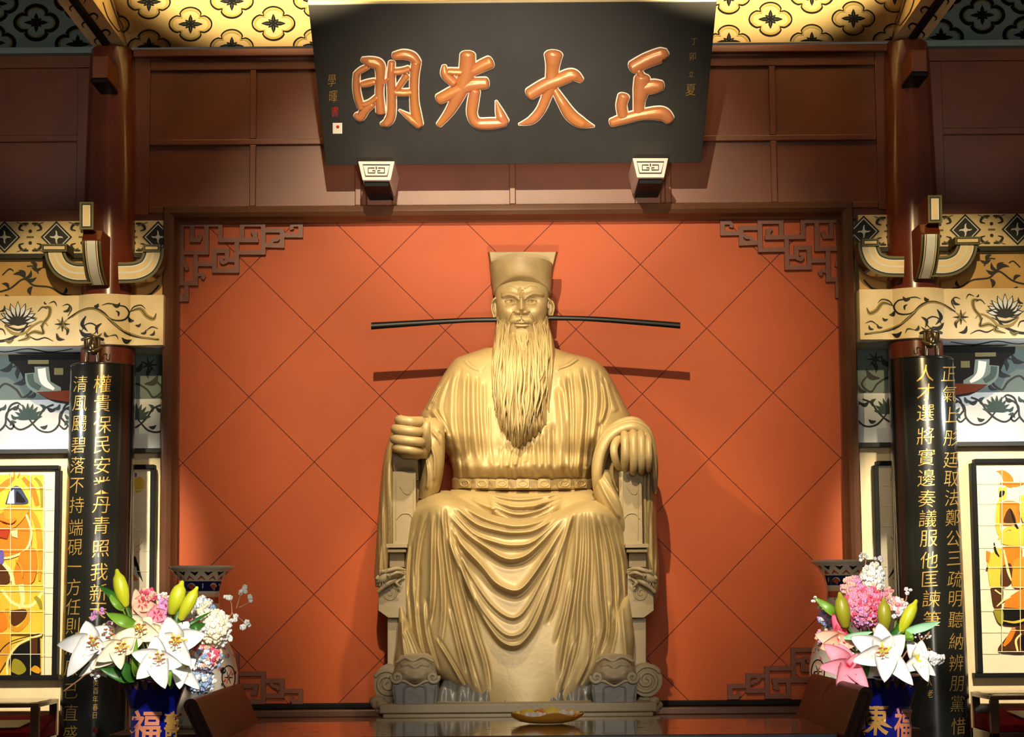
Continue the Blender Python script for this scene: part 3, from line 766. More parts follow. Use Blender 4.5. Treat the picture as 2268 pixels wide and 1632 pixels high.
LEGS = [([(290,400),(278,700),(300,1010)], 4.5, .03), ([(345,560),(335,880),(385,1170)], 4.5, .034), ([(385,760),(400,980),(470,1230)], 4.5, .034), ([(1595,700),(1580,1020)], 4, .03), ([(1540,780),(1535,1090)], 4, .03), ([(495,200),(505,330),(530,560),(570,800),(640,1080),(735,1390)], 4.5, .045), ([(470,200),(470,400),(490,600),(500,850),(470,1100)], 4.5, .035), ([(440,215),(436,500),(430,780),(402,960)], 5, .05),
        ([(400,220),(350,420),(325,650),(315,850)], 5, .035), ([(350,240),(300,400),(275,620),(262,800)], 4.5, .03), ([(520,260),(570,500),(640,760),(700,980),(760,1180),(785,1360)], 4.5, .04),
        ([(545,300),(600,520),(660,700),(720,860)], 4, .03), ([(330,350),(310,600),(330,860)], 3.5, .022), ([(540,820),(580,1000),(640,1250)], 4, .025), ([(600,960),(660,1160),(700,1330)], 3.5, .022), ([(450,1000),(560,1180),(640,1330)], 4, .03),
        ([(1340,215),(1335,480),(1300,780),(1245,1080),(1215,1300)], 5, .045), ([(1365,210),(1372,500),(1345,800),(1330,1050),(1240,1350)], 4.5, .036), ([(1395,212),(1410,500),(1400,800),(1420,1000),(1370,1200)], 4.5, .036),
        ([(1430,225),(1465,480),(1485,760),(1500,960),(1445,1150)], 5, .05), ([(1470,235),(1530,480),(1555,760),(1570,960)], 4.5, .036), ([(1515,255),(1585,520),(1605,800),(1615,1000)], 5, .036), ([(1560,300),(1625,560),(1640,800)], 4, .028),
        ([(1310,240),(1255,480),(1195,780),(1130,940)], 4.5, .036), ([(1300,600),(1250,860),(1190,1060)], 4, .025), ([(1320,1000),(1270,1200),(1215,1390)], 4, .03), ([(1440,1000),(1400,1180),(1330,1330)], 4, .03)]
def skirt_disp(X, Y):
    d = np.zeros(X.shape)
    for p, w, a in SWAGS:
        p = Z3(p); d += ridge(X, Y, p, w, a*1.15, .16, 1.7); q = [(x, y+w*2.1) for x, y in p]; d -= ridge(X, Y, q, w*1.0, a*.9, .2)
    for p, w, a in LEGS:
        p = Z3(p); d += ridge(X, Y, p, w, a*1.2, .34, 1.6); d -= ridge(X, Y, [(x+w*1.9, y) for x, y in p], w*.7, a*.85, .2)
    # legs stand forward of the hollow between them
    d += blob(X, Y, 968, 1240, 62, 260, .10)+blob(X, Y, 1322, 1240, 62, 260, .10)
    d += blob(X, Y, 966, 1125, 46, 40, .05)+blob(X, Y, 1318, 1135, 46, 40, .05)
    # the overskirt ends in a deep rounded hem; below it the under robe hangs further back
    dd, t, sg = polydist(X, Y, catmull(HEM, 4))
    inside = -sg
    fd = sstep(np.minimum(t, 1-t)/.16)
    d += (.070*sstep((inside*dd)/8+.5)-.02)*fd
    d += ridge(X, Y, HEM, 5, .03, .25)
    # rounding over the knees and the lap between them
    top = np.interp(X, TOPX, TOPY); u = np.clip((Y-top)/30, 0, 1)
    d -= .42*(1-np.sqrt(np.clip(1-(1-u)**2, 0, 1))); d -= .02*np.clip(top-Y, 0, 8)
    return d
b = MB(); loft(b, SK, 420, 420, skirt_disp, back=.1, pw=.42, sidepow=.4)
b.build('robe_skirt', SB, st, smooth=180)

# ------------------------------------------------ belt
b = MB(); loft(b, [(1058, 1003, 1314, 13.5, .455), (1061, 1001, 1316, 13.5, .475), (1082, 1001, 1316, 13.5, .475), (1085, 1003, 1314, 13.5, .455)], 8, 90, None, back=.2, pw=.8)
belt = b.build('belt', SB, st, smooth=60)
def belt_y(px):
    s_ = (px-1158)/158; return 13.5-.475*max(0, 1-s_*s_)**.4
for cx in (1030, 1068, 1112, 1158, 1205, 1250, 1286):
    b = MB(); Yp = belt_y(cx)-.004; sl = (belt_y(cx+8)-belt_y(cx-8))/(16*PX)
    f = lambda x, y: P(x, y, Yp+(x-cx)*PX*sl)
    b.prism([f(x, y)+Vector((0, -.032, 0)) for x, y in [(cx-13, 1081), (cx+13, 1081), (cx+14, 1078), (cx+14, 1065), (cx+12, 1061), (cx-12, 1061), (cx-14, 1065), (cx-14, 1078)]], (0, .05, 0))
    for rr, w in ((9.5, 2.1),):
        pts = [(cx+rr*math.cos(t), 1071+6.5*math.sin(t)) for t in np.linspace(0, 2*math.pi, 17)]
        b.tube([f(x, y)+Vector((0, -.03, 0)) for x, y in pts], w*PX, 6)
    b.tube([f(x, y)+Vector((0, -.03, 0)) for x, y in [(cx-5, 1069), (cx, 1067.5), (cx+4, 1070), (cx, 1074), (cx-3, 1072)]], 1.4*PX, 6)
    b.build('belt_plaque', SB, belt, smooth=40, bevel=.003)

# ------------------------------------------------ sleeves
SLL = [(940, 884, 905, 13.35, .12), (952, 870, 925, 13.35, .2), (975, 860, 940, 13.35, .25), (1010, 851, 945, 13.35, .27), (1060, 844, 945, 13.35, .27), (1120, 839, 940, 13.35, .25), (1180, 835, 930, 13.35, .23), (1240, 831, 920, 13.35, .2), (1272, 829, 905, 13.35, .16), (1300, 832, 890, 13.35, .1)]
SLR = [(930, 1385, 1412, 13.35, .1), (945, 1370, 1428, 13.35, .2), (970, 1360, 1440, 13.35, .26), (1000, 1355, 1448, 13.35, .27), (1060, 1350, 1452, 13.35, .27), (1130, 1350, 1454, 13.35, .25), (1200, 1360, 1456, 13.35, .23), (1260, 1375, 1460, 13.35, .2), (1300, 1395, 1459, 13.35, .16), (1335, 1410, 1452, 13.35, .1)]
def sleeve_disp(x0, x1):
    r = random.Random(int(x0))
    fs = []
    for k in range(11):
        x = x0+(x1-x0)*(k+.5)/11
        fs.append(([(x+r.uniform(-3, 3), 955), (x+r.uniform(-5, 5), 1060), (x+r.uniform(-5, 5), 1170), (x+r.uniform(-4, 4), 1285)], r.uniform(2, 3.2), r.uniform(.014, .03)))
    def f(X, Y):
        d = np.zeros(X.shape)
        for p, w, a in fs: d += ridge(X, Y, p, w, a, .1, 1.6)
        return d
    return f
b = MB(); loft(b, SLL, 110, 60, sleeve_disp(834, 905), back=.2, pw=.7)
# inner fall of the left sleeve beside the fist
def inl(X, Y):
    d = np.zeros(X.shape)
    for p in ([(952, 950), (978, 985), (985, 1050), (975, 1085)], [(945, 975), (962, 1010), (962, 1070)], [(940, 1000), (948, 1050), (945, 1085)], [(965, 945), (995, 985), (1000, 1060)], [(975, 960), (990, 1020), (985, 1090)]):
        d += ridge(X, Y, p, 3.2, .03, .15, 1.6)
    return d
loft(b, [(925, 935, 965, 13.2, .12), (945, 930, 985, 13.2, .2), (985, 930, 986, 13.2, .26), (1030, 930, 984, 13.2, .27), (1075, 928, 976, 13.2, .24), (1105, 926, 965, 13.2, .18)], 70, 60, inl, back=.15, pw=.7)
b.build('sleeve', SB, st, smooth=180)
b = MB(); loft(b, SLR, 110, 60, sleeve_disp(1385, 1456), back=.2, pw=.7)
for k, (dx, dy, yy, r_) in enumerate(((0, 0, 12.93, 11), (5, 5, 13.0, 10), (-3, -8, 13.06, 9), (3, -14, 13.14, 9))):
    ptube(b, [(1326+k*2, 1106, yy+.16), (1322+dx, 1062+dy, yy+.02), (1328+dx, 1012+dy, yy), (1346+dx, 972+dy, yy), (1374, 951+dy, yy+.0), (1403, 945+dy, yy), (1428-dx, 958+dy, yy+.02), (1442-dx, 990+dy, yy+.04), (1449-dx, 1035, yy+.08), (1451, 1090, yy+.16)], [8, r_, r_+1, r_+1, r_, r_, r_-1, r_-2, 6, 4], 10, squash=1.4)
loft(b, [(945, 1372, 1428, 13.3, .1), (956, 1352, 1440, 13.3, .2), (985, 1338, 1446, 13.3, .24), (1040, 1332, 1448, 13.3, .25), (1090, 1332, 1448, 13.3, .22)], 40, 40, None, back=.1, pw=.6)
# rumpled end of the cuff falling on the thigh
loft(b, [(1040, 1318, 1348, 13.1, .12), (1075, 1315, 1362, 13.1, .22), (1110, 1322, 1376, 13.1, .25), (1150, 1345, 1386, 13.1, .22), (1190, 1375, 1392, 13.1, .12)], 40, 40, lambda X, Y: ridge(X, Y, [(1325, 1060), (1345, 1100), (1375, 1150)], 4, .03)+ridge(X, Y, [(1335, 1050), (1360, 1090), (1384, 1140)], 3, .03), back=.1, pw=.6)
b.build('sleeve', SB, st, smooth=180)

# ------------------------------------------------ hands
b = MB()
Yh = 12.78
# palm and wrist of the left fist
loft(b, [(922, 884, 936, 12.98, .1), (935, 876, 946, 12.98, .17), (965, 874, 950, 12.98, .19), (1000, 878, 950, 12.98, .17), (1016, 888, 946, 12.98, .1)], 24, 24, None, back=.15, pw=.5)
for (y0, xl, xr, r_, yo) in ((931, 884, 926, 10.5, 0), (951, 876, 932, 11, -.01), (973, 874, 934, 11, -.01), (993, 877, 928, 10, .0)):
    ptube(b, [(xl+4, y0-3, Yh+.16), (xl, y0-1, Yh+.07), (xl+6, y0, Yh), (xl+22, y0+2, Yh-.02+yo), (xr-12, y0+5, Yh-.01+yo), (xr, y0+6, Yh+.04), (xr+6, y0+6, Yh+.1)], [r_*.9, r_, r_*1.02, r_, r_*.98, r_*.92, r_*.8], 12)
ptube(b, [(940, 1000, 12.95), (945, 985, 12.86), (944, 962, 12.80), (944, 946, 12.79), (946, 938, 12.80)], [12, 11, 9.5, 9, 7], 12)
ptube(b, [(925, 1010, 12.9), (938, 1000, 12.88), (946, 985, 12.9)], [8, 9, 8], 10)
b.build('hand', SB, st, smooth=180)
b = MB()
loft(b, [(950, 1388, 1432, 13.0, .06), (960, 1372, 1440, 13.0, .12), (975, 1368, 1444, 13.0, .15), (1000, 1372, 1444, 13.0, .12), (1015, 1378, 1440, 13.0, .06)], 24, 24, lambda X, Y: sum(ridge(X, Y, [(x, 955), (x, 985)], 4, .02) for x in (1384, 1402, 1419, 1434)), back=.15, pw=.6)
for x, y0, y1, r_ in ((1384, 970, 1034, 9.2), (1402.5, 967, 1042, 9.4), (1420, 969, 1040, 9), (1436, 976, 1036, 7.8)):
    ptube(b, [(x-1, y0-10, Yh+.14), (x, y0, Yh+.03), (x+.5, y0+16, Yh-.005), (x+1, (y0+y1)/2+4, Yh-.01), (x+1, y1-12, Yh+.01), (x+.5, y1, Yh+.05), (x, y1+5, Yh+.1)], [r_*.9, r_*1.08, r_, r_*1.04, r_*.95, r_*.85, r_*.7], 12)
ptube(b, [(1374, 968, 12.95), (1362, 985, 12.85), (1360, 1003, 12.82), (1364, 1022, 12.84), (1370, 1036, 12.88)], [10, 9.5, 8.5, 8, 6], 12)
b.build('hand', SB, st, smooth=180)

# ------------------------------------------------ head
HEAD = [(605, 1102, 1210, 13.42, .10), (620, 1098, 1214, 13.42, .135), (645, 1096, 1216, 13.42, .165), (665, 1097, 1215, 13.42, .18), (685, 1100, 1212, 13.42, .185), (705, 1103, 1210, 13.42, .19), (725, 1108, 1205, 13.42, .19), (745, 1116, 1196, 13.42, .185), (765, 1128, 1186, 13.42, .16)]
def zz(*p): return Z1(p)
def face(X, Y):
    d = face0(X, Y)
    return np.where(d > 0, d*1.18, d*1.5)
def face0(X, Y):
    d = np.zeros(X.shape)
    # forehead, frown
    d += blob(X, Y, 1132, 634, 18, 11, .012)+blob(X, Y, 1180, 634, 18, 11, .012)
    d += ridge(X, Y, zz((648,500),(655,560),(662,600)), 1.6, .010)-ridge(X, Y, zz((636,520),(640,560),(648,600)), 1.3, .010)-ridge(X, Y, zz((675,520),(680,560),(678,600)), 1.3, .010)
    d -= ridge(X, Y, zz((500,500),(560,480),(640,520)), 1.5, .005)+ridge(X, Y, zz((690,515),(760,478),(840,500)), 1.5, .005)
    # brow shelf and brows
    d += ridge(X, Y, zz((470,575),(540,562),(640,598)), 5, .022, .15)+ridge(X, Y, zz((695,596),(790,555),(880,570)), 5, .022, .15)
    # sockets, eyeballs, lids
    for ex, ey in ((1131, 667), (1177.5, 667)):
        d -= blob(X, Y, ex, ey, 15, 9, .032)
        d += dome(X, Y, ex, ey+.3, 11, 5.6, .014)
        d += ridge(X, Y, [(ex-13, ey+2), (ex-6, ey-4.2), (ex+3, ey-5), (ex+12, ey+1)], 1.7, .014, .1)
        d += ridge(X, Y, [(ex-12, ey+3), (ex-3, ey+6), (ex+6, ey+5.4), (ex+12, ey+2)], 1.6, .011, .1)
        d += ridge(X, Y, [(ex-13, ey+9), (ex-2, ey+12.5), (ex+11, ey+9)], 2.2, .008, .15)
        d -= dome(X, Y, ex+1, ey, 2.6, 2.6, .016)
        d += dome(X, Y, ex+.2, ey-1, 1, 1, .012)
        d -= ridge(X, Y, [(ex-14, ey+7), (ex-2, ey+9.5), (ex+12, ey+6)], 1.3, .006, .15)
    # nose
    d += ridge(X, Y, [(1154, 648), (1154.5, 662), (1155, 676), (1155, 690)], 7.2, .050, .22)
    d += blob(X, Y, 1155, 688, 8.5, 8, .046)+blob(X, Y, 1144.5, 691.5, 5.2, 4.6, .030)+blob(X, Y, 1165.5, 691.5, 5.2, 4.6, .030)
    d -= blob(X, Y, 1149, 697, 2.6, 1.5, .014)+blob(X, Y, 1161, 697, 2.6, 1.5, .014)
    # cheeks, folds beside the nose
    d += blob(X, Y, 1118, 688, 13, 11, .020)+blob(X, Y, 1193, 688, 13, 11, .020)
    d -= blob(X, Y, 1120, 716, 10, 14, .022)+blob(X, Y, 1190, 716, 10, 14, .022)
    d -= ridge(X, Y, [(1139, 690), (1132, 701), (1127, 716)], 2, .014)+ridge(X, Y, [(1171, 690), (1178, 701), (1184, 716)], 2, .014)
    d += ridge(X, Y, [(1134, 692), (1127, 703), (1123, 716)], 3, .008)+ridge(X, Y, [(1176, 692), (1183, 703), (1188, 716)], 3, .008)
    # mouth
    d += blob(X, Y, 1155, 714, 26, 16, .020)
    d += ridge(X, Y, [(1137, 716), (1147, 713.5), (1155, 714.5), (1163, 713.5), (1174, 716)], 1.8, .007)
    d -= ridge(X, Y, [(1136, 718), (1146, 716.6), (1155, 717.2), (1165, 716.6), (1175, 718)], 1.2, .014)
    d += ridge(X, Y, [(1139, 720), (1148, 721.5), (1155, 722), (1163, 721.5), (1172, 720)], 2.4, .009)
    d -= ridge(X, Y, [(1144, 727), (1155, 728.5), (1167, 727)], 2.2, .010)
    return d
b = MB(); loft(b, HEAD, 190, 170, face, back=.16, pw=.75, sidepow=.35)
head = b.build('head', SB, st, smooth=180)
# ears
for sgn, ex in ((-1, 1097), (1, 1219)):
    b = MB()
    def ep(x, y, yy): return (ex+sgn*x, y, yy)
    loft(b, [(666, ex-5, ex+5, 13.44, .03), (674, ex-8, ex+8, 13.44, .05), (690, ex-7, ex+7, 13.44, .05), (702, ex-5, ex+5, 13.44, .045), (709, ex-3, ex+3, 13.44, .02)], 16, 14, None, back=.03)
    ptube(b, [ep(-4, 682, 13.38), ep(-5, 672, 13.385), ep(0, 666, 13.39), ep(6, 671, 13.39), ep(8, 682, 13.39), ep(5, 695, 13.385), ep(1, 706, 13.38), ep(-3, 705, 13.38)], [2, 2.2, 2.3, 2.4, 2.3, 2.2, 3.4, 2], 8)
    ptube(b, [ep(2, 676, 13.385), ep(4, 685, 13.385), ep(0, 694, 13.385)], [1.2, 1.8, 1.4], 6)
    b.build('ear', SB, head, smooth=180)
# eyebrows of carved tufts
def fy(x, y):
    """distance of the head surface"""
    R = np.array(HEAD); L = pchip(R[:,0], R[:,1], [y])[0]; Rr = pchip(R[:,0], R[:,2], [y])[0]; D = pchip(R[:,0], R[:,4], [y])[0]
    s_ = min(.97, abs((x-(L+Rr)/2)/((Rr-L)/2))); c_ = math.sqrt(1-s_*s_)
    return 13.42-D*c_**.75-float(face(np.array([[float(x)]]), np.array([[float(y)]]))[0, 0])*c_**.35
for pts in (((478,592),(530,572),(585,575),(645,606)), ((692,604),(750,570),(810,555),(880,580))):
    b = MB(); pts = zz(*pts); c_ = catmull(pts, 6); left = pts[1][0] < 1155
    if left: c_ = c_[::-1]
    n = len(c_); re_ = random.Random(int(pts[0][0]))
    for k in range(0, n-3):
        for lane in (-1.6, 0, 1.6):
            a0 = min(n-1, k); a1 = min(n-1, k+4); a2 = min(n-1, k+8)
            sx = -1 if left else 1; out = k/(n-1)
            q = [(c_[a0][0], c_[a0][1]+1.2+lane), (c_[a1][0], c_[a1][1]-.4+lane-.8*out), (c_[a2][0]+sx*2.5*out, c_[a2][1]-1.2+lane-2.6*out+re_.uniform(-.6, .6))]
            ptube(b, [(x, y, fy(x, y)-z) for (x, y), z in zip(q, (.001, .010-.002*abs(lane), .006))], [.7, 1.25, .3], 6, n=3)
    b.build('eyebrow', SB, head, smooth=180)
# hair swept back at the temples
for sgn in (-1, 1):
    b = MB()
    for k in range(6):
        x0 = 1155+sgn*(50+k*2); 
        ptube(b, [(x0-sgn*6, 648+k*2, 13.36), (x0+sgn*3, 655+k*2, 13.37), (x0+sgn*8, 668+k*2, 13.40)], [1.5, 2.6, 1], 6)
    b.build('temple_hair', SB, head, smooth=180)

# ------------------------------------------------ beard and moustache
BEARD = [(700, 1100, 1213, 13.40, .09), (730, 1097, 1219, 13.40, .17), (755, 1093, 1226, 13.38, .25), (785, 1089, 1230, 13.36, .32), (825, 1085, 1232, 13.34, .37), (870, 1084, 1230, 13.33, .41), (910, 1086, 1228, 13.32, .43), (940, 1092, 1222, 13.31, .43), (962, 1104, 1204, 13.30, .41), (980, 1120, 1174, 13.30, .38), (992, 1136, 1152, 13.30, .34)]
RB = np.array(BEARD)
def beard_y(x, y):
    L = pchip(RB[:,0], RB[:,1], [y])[0]; Rr = pchip(RB[:,0], RB[:,2], [y])[0]; D = pchip(RB[:,0], RB[:,4], [y])[0]; Yc = pchip(RB[:,0], RB[:,3], [y])[0]
    s_ = max(-1, min(1, (x-(L+Rr)/2)/((Rr-L)/2+1e-6))); return Yc-D*math.sqrt(max(0, 1-s_*s_))**.8
def beard_disp(X, Y):
    d = -.022+.020*np.sin(X*.50+2.2*np.sin(Y*.03)+1.2*np.sin(Y*.011+X*.02))+.012*np.sin(X*.93+1.5*np.sin(Y*.045)+2)
    # open round the mouth
    d -= .13*np.exp(-(((X-1155)/30)**4+((Y-706)/26)**4))
    return d*sstep((Y-700)/30)
b = MB(); loft(b, BEARD, 160, 120, beard_disp, back=.1, pw=.8)
rb = random.Random(11)
for k in range(62):
    u = -0.97+1.94*(k+.5)/62+rb.uniform(-.014, .014)
    x0 = 1155+u*50; y0 = 716+30*(1-abs(u)**1.5)+rb.uniform(-3, 6)
    if abs(u) > .72: y0 = 700+rb.uniform(0, 12)
    x1 = 1157+u*73+rb.uniform(-3, 3); 
    yend = 992-105*abs(u-(-.12))**2.0-rb.uniform(0, 40)
    x2 = 1148+u*62+rb.uniform(-7, 7)
    lk = rb.uniform(0, .03); n = 9; pts = []; ph = rb.uniform(0, 6.3); am = rb.uniform(1.4, 3.8); fr = rb.uniform(1.5, 2.6)
    for i in range(n):
        t = i/(n-1); y = y0+(yend-y0)*t
        x = (1-t)**2*x0+2*t*(1-t)*x1*1.0+t*t*x2+am*math.sin(ph+t*fr*6.283)*t**.5
        pts.append((x, y, beard_y(x, y)+.006-lk-.006*math.sin(ph+i)))
    rr = rb.uniform(2.2, 4.2)
    ptube(b, pts, [.4, 1.2, rr*.8, rr, rr*1.05, rr, rr*.9, rr*.6, .5], 6, n=4)
# forked tuft on the chin
for k in range(9):
    u = (k-4)/4
    q = [(1155+u*9, 727+3*u*u), (1155+u*12+1.5, 737), (1156+u*11+2*math.sin(k*1.7), 750), (1157+u*8+3*math.sin(k*2.1), 768), (1157+u*7+3*math.sin(k*1.3), 792+6*math.sin(k*2.7))]
    ptube(b, [(x, y, beard_y(x, max(y, 735))-.034+.0007*(y-730)+.004*abs(u)) for x, y in q], [1.0, 2.4, 2.8, 2.2, .5], 7, n=5)
b.build('beard', SB, head, smooth=180)
b = MB(); rm = random.Random(4)
for sgn in (-1, 1):
    for k in range(13):
        x0 = 1155+sgn*(.6+1.35*k); y0 = 700.5+.02*k*k
        q = [(x0, y0), (x0+sgn*(1.6+.35*k), y0+4.5+.1*k), (x0+sgn*(2.2+.75*k), y0+10+.55*k+rm.uniform(-1, 1.4))]
        ptube(b, [(x, y, fy(x, y)-z) for (x, y), z in zip(q, (.002, .016, .009))], [.9, 1.5, .35], 6, n=4)
    for k in range(5):
        q = [(1155+sgn*(12+1.5*k), 703+.4*k), (1155+sgn*(20+1.2*k), 708+k), (1155+sgn*(26+.9*k), 718+k), (1155+sgn*(29+1.1*k), 736), (1155+sgn*(31+1.3*k), 760+3*k), (1155+sgn*(29+2*k), 786+5*k)]
        P3 = [(x, y, (fy(x, y)-.012) if y < 722 else min(beard_y(x, y)-.010, fy(x, min(y, 745))-.010 if y < 745 else 99)) for x, y in q]
        ptube(b, P3, [.8, 1.5, 1.7, 1.8, 1.6, .5], 6, n=5)
b.build('moustache', SB, head, smooth=180)

# ------------------------------------------------ hat
hat = MB()
V = []
seg = 64
for (yc, ys, L, Rr, Dm, dy) in ((568, 588, 1084, 1224, .245, 0), (600, 612, 1086.5, 1222.5, .235, 0), (613.5, 655, 1093, 1220, .20, 0)):
    row = []
    for k in range(seg):
        t = math.pi*2*k/seg; sx = math.sin(t); cy = math.cos(t)
        front = max(cy, 0)
        py = ys+(yc-ys)*front**(1.2 if ys == 655 else .9)
        row.append(tuple(P((L+Rr)/2+(Rr-L)/2*sx, py, 13.43-Dm*cy)))
    V.append(row)
V = np.array(V)
# smooth the three rings into a crown
rows = []
for i in range(21):
    t = i/20; a = 2*t*t-3*t+1; b_ = -4*t*t+4*t; c_ = 2*t*t-t
    rows.append(V[0]*a+V[1]*b_+V[2]*c_)
o = hat.grid(np.array(rows), 0, wrap=True, flip=False)
hat.cap([o+k for k in reversed(range(seg))]); hat.cap([o+20*seg+k for k in range(seg)])
hat_o = hat.build('hat', M['hat'], st, smooth=50)
b = MB()   # tall rear crown
row1 = [(1079, 557.5), (1237, 557.5)]; row2 = [(1089, 640), (1224, 640)]
V = []
for i in range(9):
    t = i/8; xl = 1080+7*math.sin(t*1.5)*1.2; xr = 1236-13*math.sin(t*1.5)*1.1; py = 557.5+82*t
    V.append([tuple(P(xl, py, 13.62)), tuple(P(xl+2, py, 13.52)), tuple(P(xl+4, py, 13.46)), tuple(P(xr-4, py, 13.46)), tuple(P(xr-2, py, 13.52)), tuple(P(xr, py, 13.62))])
o = b.grid(np.array(V), 0, wrap=True, flip=True)
b.cap([o+k for k in range(6)]); b.cap([o+8*6+k for k in reversed(range(6))])
b.build('rear_crown', M['hat'], hat_o, smooth=50, bevel=.004)
for pts, hs in (([(1100, 708), (1040, 709), (980, 712), (900, 717), (822, 722)], [5.5, 5.5, 6, 7, 8]), ([(1215, 704), (1280, 705), (1340, 708), (1420, 714), (1507, 721)], [5.5, 5.5, 6, 6.5, 7])):
    b = MB(); V = []
    for (x, y), h in zip(catmull(pts, 5), np.interp(np.linspace(0, 1, 21), np.linspace(0, 1, 5), hs)):
        ring = []
        for k in range(12):
            t = 2*math.pi*k/12; ring.append(tuple(P(x, y-h*math.copysign(abs(math.sin(t))**.6, math.sin(t)), 13.34+.022*math.copysign(abs(math.cos(t))**.6, math.cos(t)))))
        V.append(ring)
    o = b.grid(np.array(V), 0, wrap=True); b.cap([o+k for k in range(12)]); b.cap([o+20*12+k for k in range(12)])
    b.build('hat_wing', M['wing'], hat_o, smooth=50)

# ------------------------------------------------ throne
th = MB()
th.pbox(862, 1215, 1430, 1560, 13.3, .55)
throne = th.build('throne', SS, st, bevel=.01)
def spiral(b, cx, cy, r, turns, w, Yf, sgn=1, start=0.0, m=0):
    pts = []
    for k in range(int(26*turns)+1):
        t = k/26; a = start+sgn*2*math.pi*t; rr = r*(1-t/turns*.88); pts.append((cx+rr*math.cos(a), cy+rr*math.sin(a), Yf))
    ptube(b, pts, [w]*(len(pts)-3)+[w*.9, w*.8, w*.6], 6, m, n=1)
for sgn in (-1, 1):
    x_in, x_out = (925, 872) if sgn < 0 else (1374, 1422)
    a, c = min(x_in, x_out), max(x_in, x_out)
    # armrest with rolled front
    b = MB()
    Yf = 12.93
    zc = P((a+c)/2, 1012, Yf).z; r_ = 30*PX; xa, xb = P(a+(-1 if sgn < 0 else 1), 1010, Yf).x, P(c, 1010, Yf).x
    prof = [(Yf+r_-r_*math.sin(t)*1.0-.0, zc+r_*math.cos(t)) for t in np.linspace(0, math.pi*.86, 14)]
    ring = [(Yf+r_+.5, zc+r_)]+prof+[(Yf+.10, zc-r_*1.6), (Yf+r_+.5, zc-r_*1.6)]
    b.prism([(xb, y, z) for y, z in ring], (xa-xb, 0, 0))
    b.build('armrest', SS, throne, smooth=35)
    # front post
    b = MB()
    b.pbox(a-2, 1044, c-4 if sgn < 0 else c, 1208, Yf+.02, .4)
    f1 = on_y(Yf+.02)
    e = 5
    ptube(b, [(a+e, 1060, Yf+.02), (a+e, 1195, Yf+.02)], 1.5, 6); ptube(b, [(c-e-4, 1060, Yf+.02), (c-e-4, 1195, Yf+.02)], 1.5, 6)
    ptube(b, [(a+14, 1078, Yf+.018), (a+24, 1092, Yf+.018), (a+34, 1094, Yf+.018), (a+38, 1086, Yf+.018)], 1.5, 6)
    ptube(b, [(a+6, 1150, Yf+.018), (a+18, 1138, Yf+.018), (a+34, 1138, Yf+.018), (a+42, 1148, Yf+.018)], 1.5, 6)
    o_ = -1 if sgn < 0 else 1
    ma, mc = (855, 902) if sgn < 0 else (1385, 1437)
    b.pbox(ma, 1204, mc, 1213, Yf-.05, .4); b.pbox(ma+3, 1216, mc-3, 1223, Yf-.03, .4)
    b.pbox(ma+8, 1213, mc-6, 1256, Yf+.06, .34)
    b.build('arm_post', SS, throne, smooth=40, bevel=.005)
    # block with a beast head and a spiral
    b = MB()
    ba, bc = (838, 900) if sgn < 0 else (1390, 1448)
    b.prism([P(x, y, Yf) for x, y in ([(ba, 1352), (ba+22, 1368), (bc, 1368), (bc, 1262), (ba+2, 1262)] if sgn < 0 else [(ba, 1368), (bc-22, 1368), (bc, 1352), (bc-2, 1262), (ba, 1262)])], (0, .45, 0))
    sx = (ba+24) if sgn < 0 else (bc-28)
    spiral(b, sx, 1314, 18, 1.6, 2.6, Yf, -sgn, -1.2 if sgn < 0 else math.pi+1.2)
    b.build('arm_block', SS, throne, smooth=40, bevel=.006)
    b = MB()
    def q(x, y, yy): return ((868-x) if sgn < 0 else (1420+x), y, yy)
    Yq = 12.9
    ptube(b, [q(-26, 1268, Yq+.05), q(-8, 1270, Yq), q(8, 1272, Yq-.02), q(20, 1281, Yq-.03), q(29, 1286, Yq-.02)], [7, 11, 13, 11, 7.5], 10)      # skull and muzzle
    ptube(b, [q(-4, 1284, Yq), q(10, 1292, Yq-.02), q(22, 1302, Yq-.02), q(29, 1310, Yq-.01)], [8, 7, 5, 4.5], 8)                                  # lower jaw
    ptube(b, [q(14, 1268, Yq-.05), q(20, 1265, Yq-.06), q(26, 1271, Yq-.05)], [3, 4, 3], 8)
    ptube(b, [q(-30, 1262, Yq-.01), q(-12, 1259, Yq-.04), q(6, 1263, Yq-.06), q(12, 1268, Yq-.06)], [2, 4.5, 4.5, 2], 8)                            # brow and ear
    ptube(b, [q(-28, 1272, Yq-.02), q(-12, 1268, Yq-.06), q(2, 1274, Yq-.07)], [1.5, 4, 2], 8)
    ptube(b, [q(30, 1277, Yq-.03), q(33, 1281, Yq-.04)], [4, 4], 8)
    b.sphere(P(*q(9, 1274, Yq-.075)), 3.2*PX)
    for k in range(3): ptube(b, [q(14+6*k, 1289+2*k, Yq-.04), q(15+6*k, 1294+2*k, Yq-.045)], [1.6, .6], 6)
    ptube(b, [q(-20, 1282, Yq-.02), q(-10, 1290, Yq-.03), q(-18, 1300, Yq-.02)], [2, 4, 1.5], 8)
    b.build('beast_head', SS, throne, smooth=180)
    # lower post
    b = MB()
    pa, pc = (858, 915) if sgn < 0 else (1385, 1431)
    b.prism([P(x, y, Yf+.05) for x, y in [(pa, 1560), (pc, 1560), (pc, 1366), (pa, 1366)]], (0, .4, 0))
    b.build('lower_post', SS, throne, bevel=.006)
    # large volute at the base
    b = MB()
    vx, vy, vr = (858, 1514, 33) if sgn < 0 else (1432, 1506, 35)
    if sgn < 0:
        ring = [(vx+vr*.9*math.cos(t), vy+vr*1.28*math.sin(t)) for t in np.linspace(0, 2*math.pi, 40, endpoint=False)]
    else:
        ring = [(vx+vr*math.cos(t), vy+vr*1.05*math.sin(t)) for t in np.linspace(0, 2*math.pi, 40, endpoint=False)]
